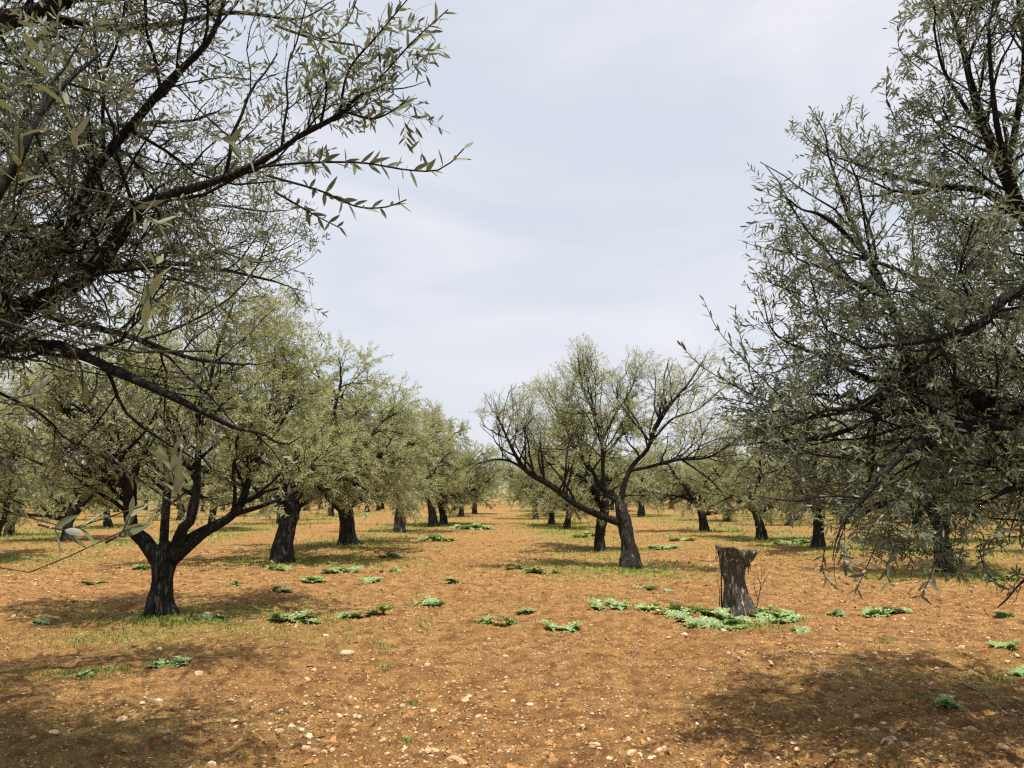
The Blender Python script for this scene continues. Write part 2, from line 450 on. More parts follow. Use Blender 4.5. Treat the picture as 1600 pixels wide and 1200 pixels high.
def crown(limbs, ell, n2, n3, n4, per, Lr=(0.05, 0.07), wr=(0.18, 0.26), l2=(0.7, 1.4), l3=(0.35, 0.75), l4=(0.16, 0.34), detail=1,
          trop2=(0, 0, 0.05), trop3=(0, 0, 0.02), trop4=(0, 0, 0.02), twig_sides=(5, 3, 3), t2=(0.25, 1.0), leaf3=0, rtw=0.0035, soft=0.12, upbias=0.3, wig=(0.16, 0.18, 0.10), clump=-.35, clump_f=1.5, k4=4, tip_r=.5, r2max=.03):
    """limbs: list of (path, radii) rows with equal length -> twig mesh arrays, leaf mesh arrays"""
    P1 = np.stack([resample(np.asarray(p), 14) for p, r in limbs]); R1 = np.stack([np.interp(np.linspace(0, 1, 14), np.linspace(0, 1, len(r)), r) for p, r in limbs])
    len1 = np.linalg.norm(np.diff(P1, axis=1), axis=2).sum(1)
    P2, R2, _ = spawn(P1, R1, np.maximum(2, (n2 * len1).astype(int)), t2[0], t2[1], (0.5, 1.15), l2, 9, wig[0], np.array(trop2), 0.55, r2max, 0.45, upbias)
    # the limb's own end runs on
    ends = grow(P1[:, -1], P1[:, -1] - P1[:, -2], rng.uniform(.3, .55, len(P1)), 9, wig[0], np.array(trop2))
    if ell: ell = ell + [(q, (tip_r, tip_r, tip_r * .9)) for q in ends[:, 5]]
    k = inside(P2[:, 5], ell, soft) & inside(P2[:, -1], [(c, np.asarray(r) * 1.12) for c, r in ell], soft); P2, R2 = P2[k], R2[k]
    P2 = np.concatenate([P2, ends]); R2 = np.concatenate([R2, R1[:, -1:] * np.linspace(1, 0.25, 9)[None]])
    P3, R3, _ = spawn(P2, R2, n3, 0.15, 1.0, (0.45, 1.1), l3, 7, wig[1], np.array(trop3), 0.6, 0.008, 0.4, upbias * 0.5)
    k = inside(P3[:, -1], ell, soft) & (fbm(P3[:, -1] * clump_f, 2, 5) > clump + rng.normal(0, .12, len(P3))); P3, R3 = P3[k], R3[k]
    P4, R4, _ = spawn(P3, R3, n4, 0.1, 1.0, (0.35, 1.0), l4, k4, wig[2], np.array(trop4), 0.6, rtw, 0.3, 0.0)
    tp = grow(P3[:, -1], P3[:, -1] - P3[:, -2], rng.uniform(*l4, len(P3)), k4, wig[2], np.array(trop4))
    P4 = np.concatenate([P4, tp]); R4 = np.concatenate([R4, R3[:, -1:] * np.linspace(1, 0.4, k4)[None]])
    k = inside(P4[:, -1], ell, soft); P4, R4 = P4[k], R4[k]
    tw = [tube_batch(P2, R2, twig_sides[0]), tube_batch(P3, R3, twig_sides[1]), tube_batch(P4, R4, twig_sides[2])]
    tw = cat([(V, [Q]) for V, Q in tw])
    lv = [leaves_on(P4, per, Lr, wr)]
    if leaf3: lv.append(leaves_on(P3, leaf3, Lr, wr, 0.3))
    lv = [np.concatenate(x) for x in zip(*lv)]
    lm = leaf_mesh_arrays(*lv, detail)
    return tw, lm, len(lv[0])

stats = {}
def build_tree(name, base, trunk_pts, limb_pts, ell, seed, label, sides=28, rings=26, leafmat='leaf', flare=0.5, group=None, limb_sides=12, keep_world=True, **kw):
    """trunk_pts and limb_pts in world coordinates (x,y,z,r); returns the Empty"""
    global rng
    rng = np.random.default_rng(seed)
    base = np.asarray(base, float)
    root = empty(name, base)
    off = np.array((*base, 0.0))
    tp = np.asarray(trunk_pts, float) - off
    V, F, C, r = trunk_tube(tp, rings, sides, seed, 0.26, flare)
    obj('trunk', make_mesh('trunk', V, F, M['bark']), root)
    limbs = []
    for i, lp in enumerate(limb_pts):
        q = np.asarray(lp, float) - off
        V, F, C, r = trunk_tube(q, 22, limb_sides, seed + 31 * i, 0.13)
        obj('limb', make_mesh('limb', V, F, M['limb_bark']), root)
        limbs.append((C, r))
    e = [(np.asarray(c) - base, r) for c, r in ell]
    tw, lm, nl = crown(limbs, e, **kw)
    obj('twigs', make_mesh('twigs', tw[0], tw[1], M['twig']), root, kind='stuff')
    obj('crown', make_mesh('crown', lm[0], lm[1], M[leafmat], smooth=False, attrs={'rnd': lm[2]}), root, kind='stuff')
    stats[label] = nl
    tag(root, label, 'tree', group)
    return root

def rows(pts):
    """(px, py, Y, radius in metres) rows -> world rows"""
    return [(*W(a, b, y), r) for a, b, y, r in pts]

# ------------------------------------------------------------------ ground
TREES = []          # x, y of every trunk, filled below from the list of orchard trees
ORCHARD = [         # px, py of the trunk's foot, scale, variant, turn, label
    (440, 880, 1.30, 0, 0.4, 'olive tree with a thick black trunk, behind the forked tree'),
    (545, 852, 1.48, 1, 2.1, 'tall olive tree with low hanging foliage around a short pale trunk'),
    (625, 833, 1.22, 2, 4.0, 'dense olive tree with a straight dark trunk, third down the row beside the aisle'),
    (677, 822, 1.16, 3, 1.0, 'slim-trunked olive tree with bright foliage beside a thicker trunk'),
    (693, 819.5, 1.10, 0, 3.0, 'olive tree with a grey furrowed trunk right behind a slimmer one'),
    (720, 808, 1.08, 1, 5.0, 'small-looking olive tree near the far end of the row with the black-trunked tree'),
    (741, 803, 1.05, 2, 0.3, 'farthest olive tree one can make out in the row with the black-trunked tree'),
    (935, 858, 0.92, 3, 2.4, 'olive tree standing just behind the leaning spreading tree'),
    (886, 825, 0.90, 0, 5.4, 'olive tree with a pale leaning trunk seen under the long low limb'),
    (862, 819, 0.98, 1, 1.7, 'thick-trunked olive tree seen under the tip of the long low limb'),
    (838, 811, 1.0, 2, 3.6, 'olive tree with twin-looking trunks beside the far end of the aisle'),
    (1475, 893, 1.10, 2, 0.9, 'olive tree with a straight dark trunk half hidden by drooping sprays'),
    (1280, 860, 1.0, 3, 4.4, 'olive tree with a brown leaning trunk behind drooping foliage beyond the stump'),
    (1190, 842, 1.0, 0, 2.9, 'olive tree with a bulging trunk leaning towards the stump side'),
    (1100, 830, 1.02, 1, 0.2, 'olive tree with a pale lit trunk between the spreading tree and the stump'),
    (1136, 815, 1.0, 2, 5.2, 'thin-trunked olive tree far behind the stump'),
    (1232, 822, 1.0, 3, 1.3, 'olive tree with a dark trunk far behind the bulging trunk'),
    (103, 845, 1.02, 1, 4.9, 'olive tree with a short dark trunk, seen past the forked tree\'s open side'),
    (168, 824, 1.0, 0, 2.2, 'small dark-trunked olive tree behind the short dark trunk'),
    (12, 838, 1.05, 3, 3.3, 'olive tree at the edge of the picture under the low sprays'),
    (330, 828, 1.05, 2, 1.9, 'olive tree whose crown fills the gap behind the forked limbs'),
]
A_BASE, H_BASE, STUMP = G(250, 962), G(985, 888), G(1155, 955)
NL_BASE, NR_BASE = np.array((-4.9, 4.9, 0)), np.array((5.3, 5.9, 0))
for t in ORCHARD:
    g = G(t[0], t[1]); TREES.append((g[0], g[1]))
TREES += [tuple(A_BASE[:2]), tuple(H_BASE[:2]), tuple(NL_BASE[:2]), tuple(NR_BASE[:2])]
FAR = []
rf = random.Random(5)
for i in range(-13, 14):
    x0 = -5.0 + 7.2 * i
    for j in range(0, 8):
        x = x0 + rf.uniform(-.8, .8); y = 34.5 + 6.5 * j + rf.uniform(-.9, .9)
        if abs(x) > 0.66 * y + 3: continue
        if any((x - a) ** 2 + (y - b) ** 2 < 4.6 ** 2 for a, b in TREES): continue
        if i in (0, 1) and y < 52: continue
        FAR.append((x, y))
BESIDE = [(14.5, 27.2, .6, 'olive tree glimpsed through the drooping sprays, behind the half hidden trunk'), (22, 33, 2.0, 'olive tree far off at the picture edge beyond the drooping sprays'),
          (-13.2, 20.2, 3.9, 'olive tree at the picture edge whose foliage hangs behind the close broad leaves'), (15.5, 21.0, 1.1, 'olive crown at the picture edge behind the arching dark limbs')]
ALLT = np.array(TREES + FAR + [q[:2] for q in BESIDE])

def gz(x, y):
    x, y = np.asarray(x, float), np.asarray(y, float)
    z = np.zeros_like(x)
    p = np.stack([x, y, z], -1)
    d = np.hypot(x, y)
    near = np.clip(1.6 - d / 30, 0.15, 1)
    h = 0.05 * fbm(p * 0.35, 2, 3) * np.clip(d / 6, 0.3, 1) + near * (0.026 * fbm(p * 2.1, 2, 7) + 0.030 * np.maximum(fbm(p * 6.0, 3, 21), -0.12) + 0.012 * fbm(p * 19, 2, 31))
    return h

def grass_amount(x, y):
    x, y = np.asarray(x, float), np.asarray(y, float)
    g = np.zeros_like(x)
    for a, b in ALLT:
        q = ((x - a - 0.3) / 2.6) ** 2 + ((y - b + 0.3) / 1.7) ** 2
        g = np.maximum(g, np.exp(-q) * 0.75)
    g = np.maximum(g, .55 * np.exp(-((x - 10) / 4.5) ** 2 - ((y - 24) / 6) ** 2))
    row = np.exp(-(((x + 4.8 + 3.6) % 7.2 - 3.6) / 2.0) ** 2)
    d = np.hypot(x, y)
    n = fbm(np.stack([x * 0.55, y * 0.55, x * 0], -1), 3, 77)
    return np.clip(g * (0.75 + 0.8 * n) + np.clip((d - 15) / 25, 0, 0.55) * row * (0.9 + n), 0, 1)

rad = np.concatenate([[0.0], np.geomspace(0.4, 3.2, 24), np.geomspace(3.25, 26, 300), np.geomspace(26.5, 140, 60), np.geomspace(150, 4000, 18)])
ang = np.concatenate([np.linspace(-44, 44, 470), np.linspace(46, 314, 60)])
ang = np.radians(ang)
RR, AA = np.meshgrid(rad, ang, indexing='ij')
jit = rng.uniform(-0.4, 0.4, RR.shape) * 0.0
X, Y = RR * np.sin(AA), RR * np.cos(AA)
Z = gz(X, Y)
ga = grass_amount(X, Y)
idx = np.arange(X.size).reshape(X.shape)
i0, i1 = idx[1:-1], idx[2:]
Q = np.stack([i0, i1, np.roll(i1, -1, 1), np.roll(i0, -1, 1)], -1).reshape(-1, 4)[:, ::-1]
T = np.stack([np.zeros_like(idx[1]), idx[1], np.roll(idx[1], -1)], -1)[:, ::-1]
Vg = np.stack([X, Y, Z], -1).reshape(-1, 3)
gm_ = make_mesh('ground', Vg, [Q, T], M['soil'], attrs={'grass': ga.ravel()})
ground = obj('ground', gm_, kind='structure')

# ------------------------------------------------------------------ forked olive tree (trunk in view)
d = A_BASE[1]
A = d
root_A = build_tree('olive_tree', A_BASE, rows([(250, 966, A, .165), (251, 940, A, .145), (254, 905, A, .125), (257, 880, A, .135), (259, 862, A, .14), (262, 848, A, .08)]),
    [rows([(246, 878, A, .09), (228, 848, A, .10), (208, 828, A - .1, .085), (203, 795, A - .3, .08), (196, 750, A - .5, .06), (170, 690, A - .8, .045), (140, 620, A - 1, .03)]),
     rows([(255, 870, A, .06), (256, 840, A + .1, .06), (259, 800, A + .3, .055), (262, 750, A + .5, .05), (258, 690, A + .7, .04), (262, 620, A + .8, .028), (250, 560, A + .9, .02), (258, 500, A + .9, .012)]),
     rows([(264, 872, A, .09), (280, 846, A, .085), (283, 828, A - .1, .075), (297, 815, A - .2, .06), (302, 790, A - .2, .07), (308, 760, A - .2, .05), (310, 700, A - .3, .04), (322, 640, A - .4, .03), (336, 560, A - .5, .02), (360, 490, A - .4, .012)]),
     rows([(268, 874, A, .09), (290, 852, A + .05, .10), (320, 830, A + .15, .08), (350, 815, A + .25, .06), (372, 797, A + .3, .055), (386, 760, A + .5, .045), (402, 700, A + .7, .03), (425, 620, A + .9, .02), (430, 540, A + 1, .012)]),
     rows([(365, 803, A + .3, .04), (410, 790, A + .2, .03), (450, 770, A + .1, .02), (490, 720, A, .015)]),
     rows([(196, 760, A - .5, .045), (150, 745, A - .2, .03), (100, 700, A, .02), (60, 640, A + .2, .015)])],
    [(W(280, 600, A), (2.15, 2.2, 1.4)), (W(200, 540, A + .5), (1.7, 1.8, 1.3)), (W(430, 660, A + .3), (1.15, 1.3, 1.05)), (W(80, 640, A), (1.1, 1.3, 1.0)), (W(350, 520, A + .3), (1.6, 1.8, 1.0)), (W(190, 735, A), (1.3, 1.3, .5)), (W(420, 740, A + .3), (.95, 1.1, .5))],
    101, 'forked olive tree with black split trunk, foremost whole tree of the orchard', sides=36, rings=34,
    n2=7.5, n3=10, n4=5, per=14, tip_r=.8, clump=-.5, detail=1, Lr=(.055, .075), wr=(.2, .28), l2=(.9, 1.9), l3=(.4, .9), trop3=(0, 0, -0.03), trop4=(0, 0, -0.05), rtw=.003)

# ------------------------------------------------------------------ leaning spreading tree beyond the stump
h = H_BASE[1]
root_H = build_tree('olive_tree', H_BASE, rows([(987, 892, h, .205), (985, 870, h, .18), (981, 845, h, .15), (975, 815, h, .14), (970, 790, h, .13), (968, 775, h, .08)]),
    [rows([(974, 818, h, 0.0888), (955, 812, h, 0.0777), (925, 800, h - .1, 0.0740), (895, 785, h - .2, 0.0666), (860, 758, h - .3, 0.0629), (822, 735, h - .4, 0.0518), (800, 700, h - .5, 0.0333), (782, 660, h - .6, 0.0222)]),
     rows([(826, 738, h - .4, 0.0370), (800, 722, h - .6, 0.0259), (775, 718, h - .8, 0.0207), (745, 725, h - 1, 0.0133)]),
     rows([(970, 795, h, 0.0666), (958, 772, h + .1, 0.0555), (938, 762, h + .2, 0.0481), (925, 735, h + .3, 0.0444), (905, 712, h + .5, 0.0370), (880, 660, h + .8, 0.0259), (860, 620, h + 1, 0.0163)]),
     rows([(966, 785, h, 0.0518), (945, 768, h, 0.0444), (942, 730, h - .1, 0.0407), (940, 690, h - .1, 0.0370), (930, 650, h - .2, 0.0311), (912, 610, h - .2, 0.0222), (905, 575, h - .3, 0.0148)]),
     rows([(941, 690, h - .1, 0.0259), (960, 650, h + .1, 0.0222), (985, 610, h + .2, 0.0163), (995, 580, h + .3, 0.0111)]),
     rows([(970, 785, h, 0.0740), (976, 755, h, 0.0555), (990, 725, h, 0.0481), (1012, 702, h - .1, 0.0444), (1022, 670, h - .2, 0.0407), (1040, 640, h - .3, 0.0333), (1075, 600, h - .4, 0.0222), (1095, 570, h - .4, 0.0133)]),
     rows([(1018, 690, h - .1, 0.0296), (1050, 655, h + .3, 0.0259), (1090, 640, h + .6, 0.0185), (1125, 610, h + .8, 0.0118)]),
     rows([(985, 735, h, 0.0407), (1020, 728, h - .3, 0.0370), (1060, 718, h - .6, 0.0333), (1105, 715, h - .9, 0.0222), (1140, 695, h - 1.1, 0.0148)]),
     rows([(1065, 718, h - .6, 0.0222), (1090, 735, h - .7, 0.0178), (1120, 760, h - .8, 0.0118), (1140, 790, h - .9, 0.0074)])],
    [(W(960, 660, h), (2.75, 2.4, 1.30)), (W(905, 600, h), (.75, 1.0, .75)), (W(1060, 610, h), (.85, 1.2, .8)), (W(815, 650, h), (.75, .9, .85)), (W(1100, 720, h - .5), (.9, .9, .8))],
    202, 'spreading olive tree leaning on one flared trunk with a long low limb', sides=34, rings=34, flare=.45,
    n2=6.5, n3=7, n4=6, per=10, detail=1, Lr=(.06, .085), wr=(.19, .26), l2=(1.0, 2.0), l3=(.5, 1.0), l4=(.22, .45), clump=-.5, tip_r=.55, t2=(.3, 1.0), rtw=.0045, upbias=.5, trop2=(0, 0, .08), trop3=(0, 0, .06))

# ------------------------------------------------------------------ near tree on the left, trunk outside the frame
b = NL_BASE
fork = b + np.array((.15, .0, 1.15))
def near(*pts): return rows(pts)
NLf = [tuple(fork) + (.13,)]
nl_limbs = [
    NLf + rows([(-150, 540, 4.7, 0.0680), (0, 492, 4.5, 0.0578), (70, 465, 4.4, 0.0510), (135, 435, 4.3, 0.0476), (180, 375, 4.2, 0.0408), (222, 322, 4.1, 0.0340), (310, 292, 3.9, 0.0238), (390, 262, 3.7, 0.0163), (455, 222, 3.5, 0.0109)]),
    NLf + rows([(-150, 420, 4.9, 0.0612), (0, 352, 4.8, 0.0408), (50, 368, 4.7, 0.0340), (100, 390, 4.5, 0.0306)]),
    rows([(105, 385, 4.45, 0.0340), (125, 320, 4.4, 0.0306), (160, 250, 4.3, 0.0272), (215, 185, 4.2, 0.0231), (260, 130, 4.1, 0.0190), (325, 65, 4.0, 0.0150), (350, 0, 4.0, 0.0109), (360, -60, 4, 0.0082)]),
    NLf + rows([(-120, 570, 4.6, 0.0476), (0, 546, 4.4, 0.0340), (90, 540, 4.3, 0.0306), (140, 562, 4.2, 0.0272), (215, 595, 4.2, 0.0231), (290, 630, 4.2, 0.0177), (365, 668, 4.3, 0.0109)]),
    rows([(50, 470, 4.4, 0.0340), (90, 497, 4.5, 0.0238), (150, 512, 4.7, 0.0204), (215, 530, 5.0, 0.0177), (300, 560, 5.4, 0.0136), (380, 570, 5.8, 0.0088)]),
    NLf + rows([(-200, 250, 5.0, 0.0680), (-80, 90, 4.6, 0.0612), (0, 35, 4.3, 0.0544), (60, 20, 4.1, 0.0476), (130, -20, 3.9, 0.0408), (200, -100, 3.8, 0.0306)]),
    rows([(60, 20, 4.1, 0.0272), (150, 42, 4.2, 0.0218), (250, 40, 4.4, 0.0177), (360, 20, 4.6, 0.0136), (450, 30, 4.7, 0.0082)]),
    NLf + rows([(-200, 380, 5.6, 0.0612), (-60, 300, 6.0, 0.0476), (60, 250, 6.3, 0.0340), (170, 200, 6.6, 0.0238), (280, 190, 6.8, 0.0150)]),
    NLf + rows([(-160, 500, 5.8, 0.0612), (0, 440, 6.3, 0.0476), (120, 420, 6.6, 0.0340), (240, 410, 6.8, 0.0238), (340, 420, 7.0, 0.0170), (430, 440, 7.2, 0.0095)]),
    rows([(120, 420, 6.6, 0.0272), (210, 350, 6.9, 0.0204), (310, 320, 7.2, 0.0150), (410, 330, 7.4, 0.0095)]),
    rows([(450, 224, 3.5, .010), (490, 200, 3.35, .009), (530, 178, 3.2, .008), (560, 150, 3.1, .006)]),
    rows([(430, 40, 4.6, 0.0082), (490, 60, 4.0, 0.0068), (550, 70, 3.6, 0.0048)]),
    NLf + rows([(-260, 480, 3.8, 0.0476), (-120, 430, 3.1, 0.0340), (0, 300, 2.9, 0.0204), (60, 180, 2.9, 0.0136)]),
]
root_NL = build_tree('olive_tree', b, [(*b - np.array((0, 0, .05)), .28), (*(b + np.array((.05, 0, .4))), .24), (*(b + np.array((.1, 0, .8))), .22), (*(b + np.array((.15, 0, 1.15))), .20), (*(b + np.array((.2, 0, 1.4))), .1)],
    nl_limbs,
    [(W(110, 330, 5.3), (1.7, 2.7, 1.65)), (W(410, 80, 4.2), (.80, 1.0, .75)), (W(345, 440, 6.5), (.92, 1.6, 1.25)), (W(250, 200, 4.6), (.95, 1.5, 1.0)), (W(560, 100, 3.2), (.26, .5, .32)), (W(100, 640, 4.6), (1.0, 1.2, .65)), (W(-200, 200, 4.8), (1.6, 2.4, 1.9))],
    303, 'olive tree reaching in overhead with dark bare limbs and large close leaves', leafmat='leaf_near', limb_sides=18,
    r2max=.012, n2=5.4, n3=9, n4=5, per=10, detail=2, Lr=(.045, .068), wr=(.18, .25), l2=(.8, 1.7), l3=(.4, .95), l4=(.16, .36), clump=-.28, tip_r=.36, k4=3, rtw=.0024, trop3=(0, 0, -0.02), trop4=(0, 0, -0.03), soft=.15)

# ------------------------------------------------------------------ near tree on the right, trunk outside the frame
b = NR_BASE
fork = tuple(b + np.array((-.15, 0, 1.45))) + (.16,)
nr_limbs = [
    [fork] + rows([(1720, 670, 5.6, 0.0936), (1600, 645, 5.4, 0.0828), (1540, 628, 5.3, 0.0720), (1500, 603, 5.2, 0.0612), (1450, 592, 5.1, 0.0504), (1400, 603, 5.0, 0.0396), (1350, 632, 4.9, 0.0252), (1310, 640, 4.8, 0.0158)]),
    rows([(1412, 600, 5.05, 0.0324), (1415, 560, 5.1, 0.0302), (1404, 505, 5.2, 0.0274), (1372, 440, 5.3, 0.0230), (1345, 385, 5.4, 0.0180), (1320, 320, 5.5, 0.0130), (1300, 260, 5.5, 0.0086)]),
    rows([(1400, 603, 5.0, 0.0288), (1350, 590, 5.2, 0.0216), (1290, 560, 5.4, 0.0158), (1240, 540, 5.5, 0.0101)]),
    [fork] + rows([(1700, 690, 5.4, 0.0720), (1600, 662, 5.0, 0.0504), (1510, 668, 4.8, 0.0396), (1440, 690, 4.6, 0.0288), (1395, 725, 4.5, 0.0187), (1340, 790, 4.4, 0.0108)]),
    rows([(1530, 664, 4.85, 0.0288), (1450, 640, 4.9, 0.0245), (1380, 650, 4.9, 0.0202), (1300, 680, 4.9, 0.0144), (1220, 690, 4.9, 0.0086)]),
    [fork] + rows([(1720, 740, 5.8, 0.0576), (1600, 716, 5.8, 0.0324), (1530, 725, 5.8, 0.0252), (1450, 748, 5.8, 0.0180), (1380, 790, 5.8, 0.0101)]),
    [fork] + rows([(1700, 800, 5.2, 0.0504), (1600, 762, 4.9, 0.0252), (1560, 774, 4.8, 0.0144), (1530, 790, 4.75, 0.0072)]),
    [fork] + rows([(1760, 480, 5.7, 0.0864), (1660, 420, 5.6, 0.0648), (1600, 340, 5.5, 0.0504), (1572, 275, 5.5, 0.0432), (1545, 215, 5.5, 0.0360), (1520, 140, 5.5, 0.0252), (1500, 60, 5.5, 0.0158), (1480, 0, 5.5, 0.0101)]),
    rows([(1600, 335, 5.5, 0.0324), (1540, 300, 5.7, 0.0252), (1460, 290, 5.9, 0.0202), (1380, 270, 6.0, 0.0144), (1320, 250, 6.0, 0.0086)]),
    rows([(1572, 275, 5.5, 0.0252), (1590, 180, 5.4, 0.0216), (1600, 90, 5.3, 0.0158), (1590, 0, 5.2, 0.0101)]),
    [fork] + rows([(1700, 560, 6.2, 0.0648), (1600, 500, 6.6, 0.0396), (1500, 480, 6.8, 0.0288), (1400, 420, 7.0, 0.0187), (1320, 400, 7.1, 0.0108)]),
    [fork] + rows([(1700, 600, 5.0, 0.0576), (1600, 455, 4.7, 0.0360), (1530, 510, 4.6, 0.0274), (1460, 530, 4.5, 0.0202), (1380, 540, 4.5, 0.0130)]),
    rows([(1548, 225, 5.45, .018), (1510, 170, 5.3, .015), (1475, 110, 5.2, .011), (1462, 60, 5.1, .008)]),
    rows([(1600, 330, 5.4, .022), (1565, 230, 5.0, .018), (1550, 130, 4.8, .013), (1545, 40, 4.7, .008)]),
    rows([(1350, 395, 5.4, .02), (1310, 355, 5.3, .016), (1280, 335, 5.2, .012), (1262, 330, 5.2, .008)]),
    rows([(1385, 465, 5.25, .02), (1330, 440, 5.1, .016), (1290, 420, 5.0, .012), (1265, 412, 5.0, .008)]),
]
root_NR = build_tree('olive_tree', b, [(*b - np.array((0, 0, .05)), .30), (*(b + np.array((-.05, 0, .5))), .25), (*(b + np.array((-.1, 0, 1.0))), .23), (*(b + np.array((-.15, 0, 1.45))), .22), (*(b + np.array((-.15, 0, 1.8))), .1)],
    nr_limbs,
    [(W(1490, 480, 5.5), (1.30, 1.9, 1.45)), (W(1590, 110, 5.4), (.84, 1.6, 1.3)), (W(1300, 690, 5.0), (.72, 1.1, .62)), (W(1430, 770, 5.0), (.85, 1.2, .5)), (W(1305, 400, 5.4), (.58, .9, .85)), (W(1750, 400, 5.6), (1.2, 2.0, 2.0)), (W(1130, 560, 4.9), (.22, .5, .3)), (W(1590, 830, 5.0), (.9, 1.2, .4))],
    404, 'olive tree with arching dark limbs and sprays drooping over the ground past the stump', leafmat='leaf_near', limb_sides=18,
    r2max=.012, n2=5.0, n3=8, n4=5, per=13, detail=2, Lr=(.05, .074), wr=(.17, .24), l2=(.8, 1.6), l3=(.4, .8), l4=(.16, .36), clump=-.34, tip_r=.33, k4=3, rtw=.0024, trop3=(0, 0, -.02), trop4=(0, 0, -.02), soft=.12)

# ------------------------------------------------------------------ single leaves on the closest sprigs
rng = np.random.default_rng(77)
def leaf_blade(k):
    """one olive leaf, unit length along +Y, folded at the midrib and curled"""
    r = np.random.default_rng(900 + k)
    tt = np.array((0, .06, .2, .4, .62, .82, 1.0)); ww = np.array((.012, .03, .085, .115, .10, .06, .003)) * r.uniform(.85, 1.15)
    curl = r.uniform(-.14, .10); fold = r.uniform(.15, .5); side = r.uniform(-.08, .08)
    V = []
    for t, w in zip(tt, ww):
        c = np.array((side * t * t, t, curl * t * t))
        V += [c + np.array((-w, 0, w * fold)), c, c + np.array((w, 0, w * fold))]
    F = []
    for i in range(len(tt) - 1):
        a = 3 * i
        F += [(a, a + 1, a + 4, a + 3), (a + 1, a + 2, a + 5, a + 4)]
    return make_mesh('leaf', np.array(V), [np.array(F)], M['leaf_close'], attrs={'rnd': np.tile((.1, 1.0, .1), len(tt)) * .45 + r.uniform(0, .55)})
BLADES = [leaf_blade(k) for k in range(9)]

def sprig(root, pts, nleaf, size, r0=.003, start=0.25, young=True, name='sprig', spread=(.5, 1.0)):
    off = np.array(root.location)
    C = resample([W(a, bb, y) - off for a, bb, y in pts], 26)
    rr = np.linspace(r0, r0 * .35, 26)
    V, Q = tube_batch(C[None], rr[None], 6)
    st = obj(name, make_mesh(name, V, [Q], M['young_twig' if young else 'twig']), root)
    if nleaf == 0: return st
    p, d_, n_, L, _ = leaves_on(C[None], nleaf, (size * .8, size * 1.15), (.2, .2), start, spread, .05)
    # a terminal pair, too
    for q in range(nleaf):
        x = Vector(np.cross(d_[q], n_[q])); y = Vector(d_[q]); z = Vector(n_[q])
        m = Matrix((x, y, z)).transposed().to_4x4()
        lf = bpy.data.objects.new('leaf', BLADES[int(rng.integers(9))]); COL.objects.link(lf)
        lf.parent = st
        lf.matrix_local = Matrix.Translation(Vector(p[q])) @ m @ Matrix.Diagonal((L[q], L[q], L[q], 1))
    return st

# branches that carry the closest sprigs in from the tree
for pts, r0 in (([(-420, 430, 3.3), (-200, 450, 2.1), (-60, 480, 1.65), (0, 500, 1.5), (100, 530, 1.45), (200, 548, 1.42), (270, 553, 1.4), (330, 548, 1.4)], .007),
                ([(-420, 330, 3.3), (-200, 330, 2.2), (-40, 330, 1.8), (100, 290, 1.7), (190, 308, 1.65), (270, 335, 1.6), (340, 390, 1.6), (400, 440, 1.6)], .006),
                ([(-420, 520, 3.3), (-200, 600, 2.2), (0, 628, 1.6), (90, 643, 1.55), (150, 690, 1.5), (210, 745, 1.5), (290, 800, 1.5)], .006),
                ([(-420, 600, 3.3), (-200, 700, 2.2), (0, 790, 1.5), (60, 820, 1.42), (120, 826, 1.4), (185, 815, 1.4), (225, 790, 1.4)], .004),
                ([(-420, 640, 3.3), (-200, 820, 2.0), (40, 893, 1.5), (100, 872, 1.45), (165, 848, 1.42), (195, 828, 1.4)], .003),
                ([(-300, 230, 3.0), (-120, 300, 1.9), (20, 330, 1.6), (90, 330, 1.55), (115, 260, 1.5), (118, 215, 1.5)], .005)):
    sprig(root_NL, pts, 0, .06, r0, name='branch')
S = .068
for pts, n, s in (([(118, 215, 1.5), (100, 160, 1.5), (72, 105, 1.5), (58, 70, 1.5)], 10, S), ([(20, 330, 1.6), (30, 240, 1.42), (24, 170, 1.4), (20, 110, 1.4)], 10, S),
                  ([(115, 260, 1.5), (118, 225, 1.5), (116, 190, 1.5)], 6, S * .8), ([(200, 548, 1.42), (228, 500, 1.4), (238, 450, 1.4), (244, 405, 1.4)], 10, S),
                  ([(190, 308, 1.65), (215, 330, 1.63), (250, 352, 1.6)], 8, S), ([(320, 200, 2.2), (360, 225, 2.0), (400, 250, 1.8)], 8, S),
                  ([(290, 800, 1.5), (276, 765, 1.48), (264, 715, 1.46)], 8, S), ([(60, 820, 1.42), (100, 828, 1.4), (135, 822, 1.4)], 6, S * .9),
                  ([(165, 848, 1.42), (190, 832, 1.4), (205, 800, 1.4)], 6, S * .9), ([(100, 530, 1.45), (125, 570, 1.45), (130, 610, 1.45)], 4, S),
                  ([(340, 390, 1.6), (400, 410, 1.6), (455, 400, 1.6)], 6, S * .8), ([(0, 628, 1.6), (60, 610, 1.7), (120, 560, 1.7)], 5, S * .8)):
    sprig(root_NL, pts, n, s, .0024)
